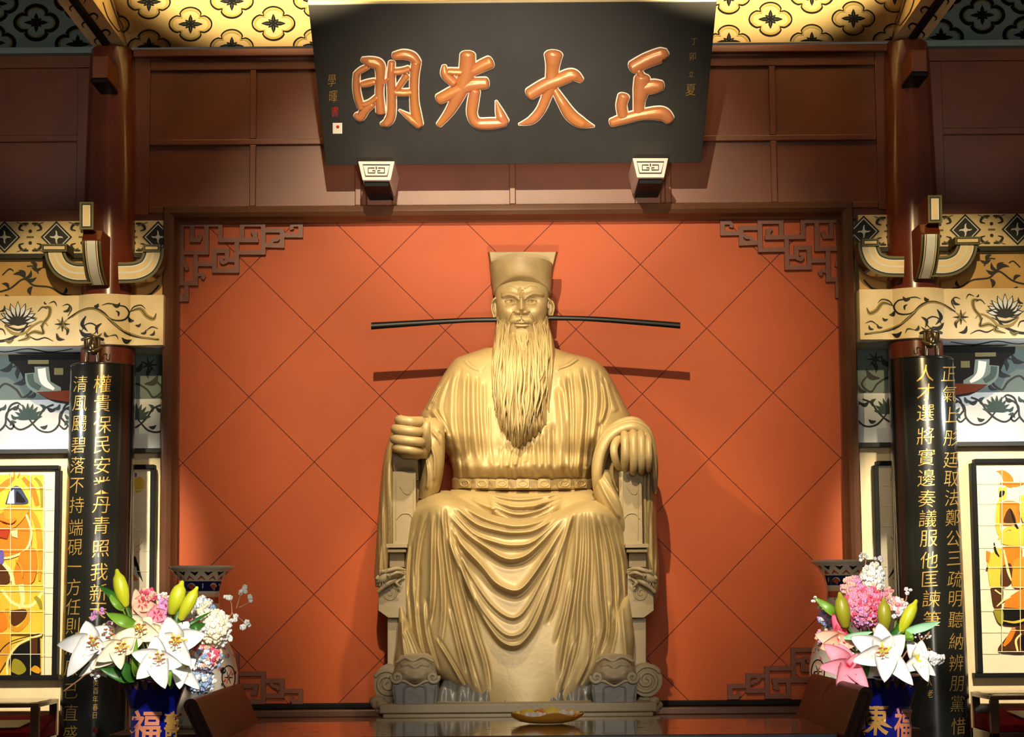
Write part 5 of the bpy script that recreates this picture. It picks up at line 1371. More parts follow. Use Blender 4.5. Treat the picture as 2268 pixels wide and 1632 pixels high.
RA = [('c', zr([(195,112),(245,108),(292,150),(290,205),(250,195),(225,135)]), 0, 'ora'), ('s', zr([(220,180),(300,190),(356,180)]), [6,10,6], 'ora'), ('p', zr([(210,205),(255,205),(255,270),(215,290)]), 0, 'yel'), ('c', zr([(218,225),(245,225),(240,250),(215,260)]), 0, 'blk'), ('c', zr([(205,300),(260,280),(330,300),(335,400),(225,415)]), 0, 'ora'), ('c', zr([(255,345),(280,325),(310,400),(240,405)]), 0, 'brn'), ('s', zr([(212,280),(205,370),(210,450),(240,500)]), [7,9,9,5], 'yel'),
      ('s', zr([(210,500),(260,440),(330,440),(380,400)]), [4,8,9,8], 'yel'), ('s', zr([(280,330),(310,420),(360,510)]), [3,5,5], 'blk'), ('c', zr([(225,470),(330,440),(400,470),(400,530),(240,530)]), 0, 'yel'), ('c', zr([(140,565),(170,580),(225,560),(228,775),(165,775)]), 0, 'yel'), ('c', zr([(230,545),(340,545),(335,650),(300,740),(235,720)]), 0, 'ora'), ('c', zr([(225,660),(280,640),(290,740),(225,775)]), 0, 'brn'), ('s', zr([(240,560),(265,680),(285,740)]), [3,6,2], 'crm'), ('s', zr([(185,520),(195,570),(215,600)]), [2,5,2], 'blk'), ('p', zr([(140,565),(165,575),(155,640),(142,620)]), 0, 'ora'),
      ('c', zr([(300,620),(360,600),(420,640),(400,760),(290,770)]), 0, 'amb'), ('c', zr([(165,780),(235,785),(225,890),(185,890)]), 0, 'brn'), ('c', zr([(240,890),(260,840),(360,780),(420,800),(400,890)]), 0, 'ora'), ('s', zr([(190,790),(225,815)]), 3, 'crm'), ('s', zr([(200,885),(240,850),(280,830)]), [2,4,2], 'crm'), ('c', zr([(180,905),(360,900),(360,985),(225,985)]), 0, 'blk'), ('c', zr([(180,905),(235,905),(235,985),(205,970)]), 0, 'grn'), ('s', zr([(235,965),(300,975),(360,960)]), [2,5,6], 'yel'),
      ('c', zr([(300,1010),(380,990),(400,1140),(215,1140),(240,1080)]), 0, 'brn'), ('s', zr([(300,1010),(270,1070),(240,1110)]), [10,12,5], 'ora'), ('s', zr([(320,1140),(310,1080),(340,1040)]), [4,5,3], 'crm'), ('c', zr([(335,1060),(380,1040),(380,1130),(345,1130)]), 0, 'blk'), ('s', zr([(215,1140),(232,1120),(250,1142),(268,1120),(290,1140)]), [3,4,3,4,3], 'brn'), ('c', zr([(140,660),(150,655),(150,672),(140,672)]), 0, 'blk'), ('s', zr([(350,250),(340,330),(360,400)]), [8,9,8], 'yel')]
RG = [zr([(x, 110), (x, 1140)]) for x in (230, 335)]+[zr([(90, y), (380, y)]) for y in (175, 290, 412, 540, 660, 775, 900, 1022, 1143)]
mural('orange figure tile mural in a black frame beside the right couplet board', (2170, 1025, 2400, 1490), -1, RA, RG, None)
mural('narrow cream tile mural between the left couplet board and the red panel', (200, 1039, 330, 1560), 1, [('c', [(296,1060),(312,1056),(322,1072),(314,1086),(300,1090)], 0, 'yel'), ('c', [(296,1046),(303,1048),(302,1056),(296,1056)], 0, 'vio'), ('s', [(298,1232),(303,1255),(316,1288)], [4,9,1], 'blk'), ('s', [(300,1255),(304,1272)], [3,2], 'pale'), ('c', [(294,1268),(306,1284),(294,1284)], 0, 'ora'), ('s', [(300,1212),(312,1204),(315,1196)], [1,2,1], 'amb'), ('s', [(300,1224),(308,1220),(312,1214)], [1,2,1], 'amb')],
      [[(200, y), (330, y)] for y in (1085, 1130, 1175, 1220, 1265, 1310, 1355, 1400)], None)
mural('narrow cream tile mural between the red panel and the right couplet board', (1953, 1030, 2080, 1560), -1, [('c', [(1972,1052),(1984,1038),(1990,1080),(1976,1082)], 0, 'yel'), ('s', [(1980,1050),(1972,1064)], [4,2], 'grn'), ('s', [(1992,1225),(1986,1252),(1968,1280)], [6,8,1], 'blk'), ('s', [(1989,1250),(1984,1268)], [3,2], 'pale'), ('c', [(1976,1282),(1992,1262),(1992,1284)], 0, 'ora'), ('s', [(1971,1188),(1980,1196),(1986,1204)], [1,3,1], 'amb')],
      [[(1953, y), (2080, y)] for y in (1075, 1120, 1165, 1210, 1255, 1300, 1345, 1390)], None)

# ================================================================== DISPLAY CASES AT BOTH EDGES
def glass_mat():
    m = bpy.data.materials.new('case_glass'); m.use_nodes = True; nt = m.node_tree; nt.nodes.clear()
    o = nt.nodes.new('ShaderNodeOutputMaterial'); mx = nt.nodes.new('ShaderNodeMixShader'); t = nt.nodes.new('ShaderNodeBsdfTransparent'); g = nt.nodes.new('ShaderNodeBsdfGlossy'); f = nt.nodes.new('ShaderNodeFresnel')
    g.inputs['Roughness'].default_value = .02; f.inputs['IOR'].default_value = 1.5; t.inputs['Color'].default_value = (.96, .97, .96, 1)
    nt.links.new(f.outputs[0], mx.inputs[0]); nt.links.new(t.outputs[0], mx.inputs[1]); nt.links.new(g.outputs[0], mx.inputs[2]); nt.links.new(mx.outputs[0], o.inputs[0]); return m
M['glass'] = glass_mat()
M['velvet'] = mat('red_velvet', (150, 14, 34), .9, spec=.1)
M['paper'] = mat('cream_paper', (246, 230, 190), .7)
for sd in (1, -1):
    Yf, Yb, zt_ = 13.5, 14.1, .925
    x0 = P(-140, 1545, Yf).x; x1 = P(86, 1545, Yf).x
    t = thing('display_case', ((x0+x1)/2*sd, 13.8, 0), 'glass topped display case with red lining at the %s edge of the hall' % word(sd), 'display case')
    b = MB(sd); r_ = .028
    b.box(x0, x1, Yf, Yf+.05, zt_-r_, zt_); b.box(x0, x1, Yb-.05, Yb, zt_-r_, zt_); b.box(x0, x0+.05, Yf+.05, Yb-.05, zt_-r_, zt_); b.box(x1-.05, x1, Yf+.05, Yb-.05, zt_-r_, zt_)
    b.box(x0, x1, Yf, Yb, .60, .685)
    b.build('case_frame', M['frame'], t, bevel=.004)
    for xx in (x0, x1-.055):
        for yy in (Yf, Yb-.055):
            b = MB(sd); b.box(xx, xx+.055, yy, yy+.055, 0, zt_-r_); b.build('leg', M['frame'], t, bevel=.004)
    b = MB(sd); b.prism([(x0+.06, Yf+.06, .69), (x0+.06, Yb-.06, .69), (x0+.06, Yb-.06, .82), (x0+.06, Yf+.06, .73)], (x1-x0-.07, 0, 0)); b.build('lining', M['velvet'], t)
    b = MB(sd); b.box(x0+.02, x1-.02, Yf+.02, Yb-.02, zt_, zt_+.008); b.build('glass_top', M['glass'], t)
    sl = .09/.48
    for k, (u0, u1, v0, v1) in enumerate(((-.75, -.42, .1, .33), (-.40, -.16, .06, .26)) if sd == 1 else ((-.80, -.50, .08, .30), (-.45, -.25, .1, .3))):
        b = MB(sd)
        zz_ = lambda v: .733+sl*(v)*1.0+.012
        A_, B_, C_, D_ = (x1+u0, Yf+.06+v0), (x1+u1, Yf+.06+v0+.02), (x1+u1+.06, Yf+.06+v1), (x1+u0+.06, Yf+.06+v1)
        b.prism([(p[0], p[1], zz_(p[1]-Yf-.06)) for p in (A_, B_, C_, D_)], (0, 0, .006)); b.build('paper_sheet', M['paper'], None, label='%s paper sheet on the red lining of the %s display case' % (('outer', 'inner')[k], word(sd)), cat='paper')
b = MB(); Yq = 13.62
V = P(2180, 1572, Yq)
b.tube([P(2164, 1573, Yq), P(2176, 1569, Yq), P(2190, 1569, Yq), P(2203, 1573, Yq)], [.02, .03, .03, .015], 12, squash=.7)
b.build('spectacle_case', mat('grey_leather', (84, 74, 72), .4), None, smooth=60, label='small grey spectacle case lying in the right display case', cat='case')

# ================================================================== ALTAR TABLE
M['marble'] = mat('brown_marble', (70, 44, 28), .09, spec=.6, var=.8, vscale=7, var_rgb=(128, 88, 44), detail=8, coat=.3)
M['edge'] = mat('blue_grey_stone', (96, 106, 124), .3, var=.5, vscale=12, var_rgb=(60, 66, 76))
M['rose'] = mat('dark_rosewood', (54, 17, 9), .45, spec=.2, var=.3, vscale=3, coat=.06)
TZ = .90; tx0, tx1, ty0, ty1 = -1.45, 1.63, 10.4, 11.66
tb = thing('altar_table', (.09, 11.2, 0), 'long altar table with polished brown marble top and upturned rosewood ends', 'table')
b = MB()
def rr_(x0, x1, y0, y1, r, z):
    out = []
    for cx, cy, a in ((x1-r, y0+.01, -90), (x1-r, y1-r, 0), (x0+r, y1-r, 90), (x0+r, y0+.01, 180)):
        rad = r if cy > y0+.02 else .01
        for k in range(7): t_ = math.radians(a+15*k); out.append((cx+(r if cy > y0+.02 else r)*math.cos(t_), cy+rad*math.sin(t_), z))
    return out
b.prism(rr_(tx0, tx1, ty0, ty1, .16, TZ), (0, 0, -.004), 0)
b.prism(rr_(tx0+.002, tx1-.002, ty0+.002, ty1-.002, .16, TZ-.004), (0, 0, -.055), 1)
rs = random.Random(9)
for k in range(70):
    x = rs.uniform(tx0+.1, tx1-.1); y = rs.uniform(ty0+.05, ty1-.08); l = rs.uniform(.01, .07); a = rs.uniform(-.3, .3)
    b.add([(x-l, y, TZ+.0006), (x, y-.012, TZ+.0006), (x+l, y+a*.05, TZ+.0006), (x, y+.014, TZ+.0006)], [(0, 1, 2, 3)], 2)
b.build('marble_top', [M['marble'], M['edge'], mat('marble_fleck', (206, 160, 92), .15, spec=.6)], tb)
b = MB(); b.box(tx0-.06, tx1+.06, ty0+.03, 12.15, TZ-.16, TZ-.06)
b.build('table_frame', M['rose'], tb, bevel=.01)
for s_, xb, xt, zt_ in ((-1, -1.50, -1.635, 1.062), (1, 1.655, 1.775, 1.095)):
    b = MB()
    th_ = .036
    d = Vector((xt-xb, 0, zt_-(TZ-.12))).normalized(); n_ = Vector((-d.z, 0, d.x))
    A_ = Vector((xb, ty0-.02, TZ-.12)); T_ = Vector((xt, ty0-.02, zt_))
    ring = [A_-n_*th_]+[T_+n_*(-th_*math.cos(a))+d*(th_*math.sin(a)) for a in np.linspace(0, math.pi, 9)]+[A_+n_*th_]
    if s_ < 0: pass
    b.prism(ring, (0, 12.15-ty0, 0))
    b.build('upturned_end', M['rose'], tb, smooth=40)
    b = MB()
    ring2 = [A_+n_*(-th_*.55)+d*.02]+[T_+n_*(-th_*.5*math.cos(a))+d*(th_*.5*math.sin(a)-.01) for a in np.linspace(0, math.pi, 7)]+[A_+n_*(th_*.55)+d*.02]
    b.tube([p+Vector((0, -.002, 0)) for p in ring2], .0045, 6)
    b.build('end_beading', M['rose'], tb, smooth=60)
for xx in (tx0+.05, tx1-.15):
    for yy in (ty0+.05, 12.0):
        b = MB(); b.box(xx, xx+.1, yy, yy+.1, 0, TZ-.16); b.build('leg', M['rose'], tb, bevel=.006)
# dish of sweets
M['amber'] = mat('amber_glass_dish', (222, 150, 60), .15, spec=.6, coat=.4)
dY = 11.35; dc = P(1210, 1594, dY); dc.z = TZ
b = MB(); V = []
for i, (r_, z, inn) in enumerate([(.02, .004, 0), (.10, .002, 0), (.15, .012, 0), (.185, .032, 0), (.20, .050, 0), (.195, .052, 0), (.178, .036, 1), (.14, .022, 1), (.02, .016, 1)]):
    row = []
    for k in range(64):
        t_ = 2*math.pi*k/64; wv = 1+.05*math.cos(5*t_)*(r_/.2)**2
        row.append((dc.x+r_*wv*math.cos(t_)*1.02, dc.y+r_*wv*math.sin(t_)*.6, TZ+.002+z*(1+.22*math.cos(5*t_+.4)*(r_/.2)**3)))
    V.append(row)
o = b.grid(np.array(V), 0, wrap=True); b.cap([o+k for k in reversed(range(64))]); b.cap([o+8*64+k for k in range(64)])
b.build('dish', M['amber'], None, smooth=60, label='wavy edged amber dish holding wrapped sweets on the marble table', cat='dish')
for k, (dx, dy, dz, rx, c, lb) in enumerate(((-.10, -.02, .042, .045, (250, 214, 84), 'yellow wrapped sweet at the left of the amber dish'), (-.07, -.06, .036, .030, (240, 240, 236), 'white wrapped sweet at the front left of the amber dish'), (-.035, .0, .048, .032, (232, 120, 60), 'orange sweet left of the middle of the amber dish'), (.03, 0, .046, .052, (250, 220, 90), 'large yellow wrapped sweet in the middle of the amber dish'), (.025, -.065, .034, .030, (236, 230, 236), 'pale sweet at the front middle of the amber dish'), (.095, -.02, .042, .036, (244, 236, 230), 'white wrapped sweet at the right of the amber dish'), (.13, .01, .044, .034, (248, 206, 120), 'cream sweet at the far right of the amber dish'))):
    b = MB(); c0 = (dc.x+dx, dc.y+dy, TZ+dz+.012)
    b.sphere(c0, rx, 0, 12, 8, (1, .8, .62))
    for v_ in range(len(b.v)):
        x, y, z = b.v[v_]; b.v[v_] = (x, y+.004*math.sin(x*160+k), z+.004*math.sin(x*120+y*150+k))
    for s2 in (-1, 1):
        b.tube([(c0[0]+s2*rx*.9, c0[1], c0[2]), (c0[0]+s2*rx*1.25, c0[1], c0[2]+.004)], [.008, .014], 8, squash=.5)
    b.build('sweet', mat('sweet_wrapper', c, .3), None, smooth=60, label=lb, cat='sweet', group='wrapped sweets in the amber dish')
# ================================================================== VASES
def vase_fn(cx, cy, prof):
    """prof: (radius, z) rising; returns a mapper from pixels onto the turned surface"""
    zs = [p[1] for p in prof]; rs_ = [p[0] for p in prof]
    def f(off):
        def g(px, py):
            q = P(px, py, cy)
            z = q.z
            for _ in range(4):
                r = np.interp(z, zs, rs_)+off
                q = on_cyl(cx, cy, r)(px, py); z = q.z
            return q
        return g
    return f
VB = mat('cobalt_glaze', (14, 20, 110), .08, spec=.6, coat=.8)
VG = mat('vase_gold', (196, 148, 74), .3, metal=.3); VP = mat('vase_salmon', (206, 128, 92), .35); VT = mat('vase_brown_drop', (104, 78, 66), .3)
VY = 11.5
def px_prof(pxs, cy, yb=None):
    out = []
    for r, y in pxs: out.append((r*cy/F, P(1134, y, cy).z))
    return out
for sd, pcx, lab in ((1, 341, 'cobalt blue flared vase with a salmon lucky character, left of the table'), (-1, 1965, 'cobalt blue flared vase with gold and salmon characters, right of the table')):
    X_ = P(pcx, 1560, VY).x
    up = [(40, 1920), (52, 1915), (54, 1860), (60, 1800), (66, 1740), (62, 1690), (54, 1655), (50.5, 1632), (50.5, 1578), (53, 1548), (60, 1532), (72, 1515), (80, 1507), (90, 1500.5), (91, 1498.5)]
    dy = 0 if sd == 1 else -4
    pr = [(r*VY/F, P(pcx, y+dy, VY).z) for r, y in up]
    pr = [(pr[0][0], 0.0)]+[(r, max(z, .01)) for r, z in pr[1:]]
    fine = [tuple(q) for q in catmull(pr, 4)]
    t = thing('vase', (X_, VY, 0), lab, 'vase', None)
    b = MB(); b.lathe(X_, VY, fine+[(fine[-1][0]-.006, fine[-1][1]+.002), (fine[-1][0]-.03, fine[-1][1]-.012), (.17, fine[-1][1]-.06), (.12, fine[-1][1]-.2)], 64)
    fm = vase_fn(X_, VY, fine); f1, f2 = fm(.002), fm(.0035)
    for k in range(-5, 6):
        a = k*.30; x = pcx+math.sin(a)*74; w = 13*math.cos(a)+2
        b.stroke([(x, 1510+dy), (x-math.sin(a)*6, 1520+dy), (x-math.sin(a)*12, 1531+dy)], [w, w*.8, 1], f1, 3)
    if sd == 1:
        write(b, '福', 322, 1608, 70, 74, f1, 2, 0, .08, True); 
        write(b, '壽', 380, 1606, 34, 58, f1, 1, 0, 0, True)
        for x, y, dx, dy2 in ((372, 1590, 4, -9), (382, 1584, 3, -10), (358, 1617, -6, 4)): b.stroke([(x, y), (x+dx/2, y+dy2/2), (x+dx, y+dy2)], [3, 6, 1], f2, 1)
        for y0, y1, x, w in ((1546, 1560, 314, 4), (1563, 1568, 314, 3)): pass
    else:
        write(b, '東', 1940, 1592, 58, 76, f1, 1, 0, .05, True)
        write(b, '福', 2000, 1602, 40, 72, f1, 2, 0, .05, True)
        b.stroke([(1940, 1588), (1956, 1602), (1976, 1612)], [3, 9, 1], f2, 1)
    b.build('vase_body', [VB, VG, VP, VT], t, smooth=60)
# tall porcelain vases on the dais
IV = mat('ivory_porcelain', (236, 222, 196), .15, spec=.5, coat=.5); IR = mat('iron_red_glaze', (200, 84, 48), .2, coat=.5); IB = mat('dark_blue_glaze', (26, 34, 84), .15, coat=.5); IK = mat('black_glaze', (30, 30, 30), .2, coat=.4)
IP = mat('peach_glaze', (240, 190, 150), .2, coat=.5); IG = mat('deep_green_glaze', (26, 78, 56), .2, coat=.4); IL = mat('light_blue_glaze', (140, 176, 206), .2, coat=.4); IC = mat('pink_glaze', (226, 120, 130), .2, coat=.4)
BY_ = 12.85
for sd, pcx, dy, lab in ((1, 445, 0, 'tall painted porcelain floor vase on the dais behind the left bouquet'), (-1, 1873, -13, 'tall painted porcelain floor vase on the dais behind the right bouquet')):
    X_ = P(pcx, 1400, BY_).x
    up = [(44, 1640), (50, 1632), (58, 1600), (72, 1560), (81, 1520), (82, 1490), (74, 1450), (58, 1415), (46, 1385), (41, 1355), (40, 1325), (41, 1306), (44, 1296), (47, 1287), (55, 1274), (62, 1266), (69, 1260), (73, 1257), (73, 1253.5)]
    pr = [(r*BY_/F, P(pcx, y+dy, BY_).z) for r, y in up]; pr[0] = (pr[0][0], DAIS); pr = [(r, max(z, DAIS+.001*i)) for i, (r, z) in enumerate(pr)]
    t = thing('vase', (X_, BY_, DAIS), lab, 'vase')
    b = MB(); b.lathe(X_, BY_, pr+[(pr[-1][0]-.012, pr[-1][1]+.002), (.12, pr[-1][1]-.05), (.10, pr[-1][1]-.16)], 64)
    fm = vase_fn(X_, BY_, pr); f1, f2, f3 = fm(.0015), fm(.003), fm(.0045)
    W = lambda y: np.interp(y, [u[1] for u in reversed(up)], [u[0] for u in reversed(up)])
    def band(y0, y1, m, f):
        n = 24
        for k in range(n):
            a0, a1 = -1.42+2.84*k/n, -1.42+2.84*(k+1)/n
            b.add([f(pcx+W(y0)*math.sin(a0), y0+dy), f(pcx+W(y0)*math.sin(a1), y0+dy), f(pcx+W(y1)*math.sin(a1), y1+dy), f(pcx+W(y1)*math.sin(a0), y1+dy)], [(3, 2, 1, 0)], m)
    for k in range(-4, 5):
        a = k*.52-.24
        if abs(a) < 1.35: b.poly([(pcx+W(1266)*math.sin(a-.16), 1266+dy), (pcx+W(1266)*math.sin(a+.16), 1266+dy), (pcx+W(1275)*math.sin(a), 1275+dy)], f1, 3)
        a = k*.52+.02
        if abs(a) < 1.35: b.poly([(pcx+W(1284)*math.sin(a-.2), 1284+dy), (pcx+W(1284)*math.sin(a+.2), 1284+dy), (pcx+W(1274)*math.sin(a), 1274+dy)], f1, 1)
    band(1287, 1309, 2, f1); band(1285, 1287, 0, f2)
    for k in (-2, -1, 0, 1, 2):
        a = k*.62+.1
        if k % 2 == 0: b.stroke([(pcx+42*math.sin(a)-9*math.cos(a), 1304+dy), (pcx+42*math.sin(a)+9*math.cos(a), 1304+dy)], 2, f2, 0); b.stroke([(pcx+42*math.sin(a), 1292+dy), (pcx+42*math.sin(a), 1303+dy)], 2, f2, 0)
        else: b.disc(pcx+42*math.sin(a), 1299+dy, 9*math.cos(a)+1, f2, 0, ry=8); b.disc(pcx+42*math.sin(a), 1299+dy, 6*math.cos(a)+1, f3, 1, ry=5.5)
    band(1313, 1322, 4, f1); band(1322, 1336, 1, f1)
    rv = random.Random(21+sd)
    for k in range(150):
        y = rv.uniform(1340, 1628); a = rv.uniform(-1.3, 1.3); x = pcx+W(y)*math.sin(a); s_ = rv.uniform(3, 9)
        m_ = rv.choice([1, 1, 4, 4, 5, 6, 6, 7, 3, 0, 2])
        ff = fm(.0012+k*.00002)
        if rv.random() < .5: b.disc(x, y+dy, s_*math.cos(a), ff, m_, 8, ry=s_*.9)
        else:
            an = rv.uniform(0, 6.28); b.stroke([(x, y+dy), (x+s_*math.cos(an), y+dy+s_*math.sin(an)), (x+s_*1.3*math.cos(an+.6), y+dy+s_*1.5*math.sin(an+.6))], [2, s_*.6, 1], ff, m_)
    for a, y in ((.85, 1500), (-.85, 1500), (0, 1470)):
        b.disc(pcx+W(y)*math.sin(a), y+dy, 22*math.cos(a), fm(.005), 4, 16, ry=26); b.stroke([(pcx+W(y)*math.sin(a)+22*math.cos(a)*math.cos(q), y+dy+26*math.sin(q)) for q in np.linspace(0, 6.28, 16)], 2.5, fm(.006), 3)
        for q in range(6): b.stroke([(pcx+W(y)*math.sin(a), y+dy), (pcx+W(y)*math.sin(a)+14*math.cos(a)*math.cos(q*1.05), y+dy+16*math.sin(q*1.05))], [3, 1], fm(.006), (3, 5, 1)[q % 3])
    b.build('vase_body', [IV, IR, IB, IK, IP, IG, IL, IC], t, smooth=60)

# ================================================================== FLOWERS
def petal_mat(name, rgb, tip=None):
    m = mat(name, rgb, .5, spec=.3, var=.12, vscale=14)
    m.node_tree.nodes['Principled BSDF'].inputs['Subsurface Weight'].default_value = .0
    return m
FM = {'white': petal_mat('white_petal', (244, 243, 238)), 'cream': petal_mat('cream_petal', (248, 238, 204)), 'pink': petal_mat('pink_petal', (240, 150, 168)), 'rose': petal_mat('rose_petal', (226, 84, 110)), 'peach': petal_mat('peach_petal', (250, 190, 160)),
      'lilac': petal_mat('lilac_petal', (214, 150, 204)), 'blue': petal_mat('pale_blue_petal', (150, 176, 214)), 'yellow': mat('yellow_throat', (240, 222, 70), .5), 'stem': mat('green_stem', (96, 132, 50), .5), 'leaf': mat('deep_green_leaf', (52, 108, 34), .4, var=.3, vscale=8), 'leaf2': mat('fresh_green_leaf', (122, 170, 48), .4, var=.25, vscale=8),
      'mint': mat('mint_leaf', (170, 226, 180), .45), 'bud': mat('lime_bud', (204, 208, 40), .4, var=.2, vscale=6, var_rgb=(150, 170, 40)), 'bud2': mat('olive_bud', (164, 160, 36), .4, var=.2, vscale=6), 'anther': mat('rust_anther', (176, 92, 40), .6), 'twig': mat('brown_twig', (178, 128, 96), .6)}
def petal(b, base, tip, w, bulge=.03, curl=.02, cup=.35, m=0, nu=12, nv=7, wp=.75):
    """base and tip: (px, py, distance); w: widest half-width in pixels"""
    A, T = P(*base), P(*tip)
    d = T-A; L = d.length; d.normalize()
    view = Vector((0, -1, 0)); side = d.cross(view)
    if side.length < .05: side = Vector((1, 0, 0))
    side.normalize(); nrm = side.cross(d).normalized()
    if nrm.y > 0: nrm = -nrm
    wm = w*base[2]/F
    V = []
    for i in range(nu+1):
        t = i/nu
        c = A+d*(L*t)+nrm*(bulge*math.sin(math.pi*min(1, t*1.15)**.9)-curl*t**3)
        ww = wm*(math.sin(math.pi*min(1, (t*.93+.07))**wp)**.8)+wm*.12*(1-t)
        if i == nu: ww = wm*.03
        V.append([tuple(c+side*(ww*s_)-nrm*(-cup*ww*s_*s_)+nrm*(.06*ww*math.cos(s_*6))*(1-t)) for s_ in np.linspace(-1, 1, nv)])
    V = np.array(V)
    th_ = np.array(nrm)*-.0025
    o = b.grid(V, m); o2 = b.grid(V+th_, m, flip=True)
    # close the rim
    rim = [i*nv for i in range(nu+1)]+[nu*nv+k for k in range(1, nv)]+[i*nv+nv-1 for i in range(nu-1, -1, -1)]+list(range(nv-2, 0, -1))
    n = len(rim)
    for k in range(n):
        a_, c_ = rim[k], rim[(k+1) % n]; b.f.append((o+c_, o+a_, o2+a_, o2+c_)); b.m.append(m)
def stem(parent, pts, r=2.2, m='stem', name='stem'):
    b = MB(); ptube(b, pts, r, 7); return b.build(name, FM[m], parent, smooth=60)
MOUTH = {1: (341, 1520, 11.5), -1: (1965, 1516, 11.5)}
def lily(sd, c, Y, tips, col, label, group, w=15, back=.06, inner=None, stam=True):
    t = thing('lily', tuple(P(c[0], c[1], Y)), label, 'flower', group)
    for k, tp in enumerate(tips):
        x, y = tp[0], tp[1]; dy = tp[2] if len(tp) > 2 else -.02; ww = tp[3] if len(tp) > 3 else w
        b = MB()
        cx = c[0]+(x-c[0])*.06; cy = c[1]+(y-c[1])*.06
        petal(b, (cx, cy, Y+back), (x, y, Y+dy), ww*1.32, .035, .03, .25, 0, wp=.9)
        # yellow midrib flush near the throat
        A_, T_ = P(cx, cy, Y+back), P(x, y, Y+dy); d = (T_-A_)
        b.build('petal', FM[col], t, smooth=180)
        b = MB(); ptube(b, [(cx, cy, Y+back-.012), (c[0]+(x-c[0])*.22, c[1]+(y-c[1])*.22, Y+back*.78-.034), (c[0]+(x-c[0])*.42, c[1]+(y-c[1])*.42, Y+back*.5-.038+dy*.4)], [3.5, 3, .6], 6, squash=.6)
        b.build('throat_rib', FM[inner or 'yellow'], t, smooth=60)
    if stam:
        for k in range(5):
            a = k*1.26+.4
            b = MB(); ptube(b, [(c[0], c[1], Y+back-.02), (c[0]+5*math.cos(a), c[1]+5*math.sin(a), Y-.03), (c[0]+10*math.cos(a), c[1]+9*math.sin(a)-3, Y-.065)], [1, .9, .8], 5)
            s_ = b.build('stamen', FM['cream'], t, smooth=60)
            b = MB(); ptube(b, [(c[0]+10*math.cos(a)-3, c[1]+9*math.sin(a)-3, Y-.067), (c[0]+10*math.cos(a)+3, c[1]+9*math.sin(a)-4, Y-.067)], 1.6, 6); b.build('anther', FM['anther'], s_, smooth=60)
    m_ = MOUTH[sd]
    stem(t, [(c[0], c[1], Y+back+.01), ((c[0]*.5+m_[0]*.5), (c[1]*.6+m_[1]*.4), (Y+back+.04)*.5+m_[2]*.5), m_, (m_[0]*.98+c[0]*.02, m_[1]+70, m_[2])])
    return t
def bud(sd, base, tip, Y, w, col, label, group):
    t = thing('lily_bud', tuple(P(base[0], base[1], Y)), label, 'flower bud', group)
    b = MB(); n = 10; pts = []; rad = []
    for i in range(n+1):
        k = i/n; pts.append((base[0]+(tip[0]-base[0])*k, base[1]+(tip[1]-base[1])*k, Y-.012*math.sin(math.pi*k))); rad.append(w*(.30+.70*math.sin(math.pi*min(1, k*.85+.12))**.8)*(1 if k < .9 else .7))
    ptube(b, pts, rad, 18, n=2)
    # shallow grooves between the closed petals
    for i in range(len(b.v)): pass
    b.build('bud', FM[col], t, smooth=180)
    for k in (-.45, .45):
        b = MB(); ptube(b, [(pts[i][0]+k*rad[i]*.9, pts[i][1]+k*rad[i]*.15, pts[i][2]-rad[i]*PX*.86) for i in range(1, n)], [.4, .9, 1.1, .9, .3], 6, n=2); b.build('ridge', FM[col], t, smooth=180)
    m_ = MOUTH[sd]
    stem(t, [(base[0], base[1], Y), (base[0]*.6+m_[0]*.4, base[1]*.6+m_[1]*.4, Y*.6+m_[2]*.4), m_, (m_[0], m_[1]+60, m_[2])], 2.4)
def leaf(base, tip, Yb, Yt, w, col, label, sd, bulge=.03, curl=.03):
    b = MB(); petal(b, (base[0], base[1], Yb), (tip[0], tip[1], Yt), w, bulge, curl, .3, 0, 14, 7, .9)
    m_ = MOUTH[sd]
    ptube(b, [(base[0]+(tip[0]-base[0])*.08, base[1]+(tip[1]-base[1])*.08, Yb), (base[0]*.6+m_[0]*.4, base[1]*.6+m_[1]*.4, Yb*.6+m_[2]*.4), (m_[0], m_[1]+10, m_[2]), (m_[0], m_[1]+60, m_[2])], 1.6, 6)
    b.build('lily_leaf', FM[col], None, smooth=180, label=label, cat='leaf')
def floret(b, x, y, Y, r, m, rr, n=4):
    a0 = rr.uniform(0, 6.28); tl = rr.uniform(.6, 1)
    for k in range(n):
        a = a0+2*math.pi*k/n
        c = P(x+r*.55*math.cos(a), y+r*.55*math.sin(a)*tl, Y+rr.uniform(-.004, .004))
        b.sphere(c, r*.52*PX, m, 6, 4, (1, .45, 1))
def cluster(sd, cx, cy, rx, ry, Y, n, cols, label, r=5, seed=0):
    t = thing('flower_cluster', tuple(P(cx, cy, Y)), label, 'flower')
    rr = random.Random(seed); b = MB()
    for k in range(n):
        while True:
            u, v = rr.uniform(-1, 1), rr.uniform(-1, 1)
            if u*u+v*v < 1: break
        dz = math.sqrt(1-u*u-v*v)
        floret(b, cx+u*rx, cy+v*ry, Y-.9*dz*min(rx, ry)*PX+rr.uniform(0, .02), r*rr.uniform(.8, 1.25), rr.randrange(len(cols)), rr)
    b.build('florets', [FM[c] for c in cols], t, smooth=180, kind='stuff')
    m_ = MOUTH[sd]
    stem(t, [(cx, cy, Y+.02), (cx*.5+m_[0]*.5, cy*.5+m_[1]*.5, Y*.5+m_[2]*.5), m_, (m_[0], m_[1]+60, m_[2])], 2.4)
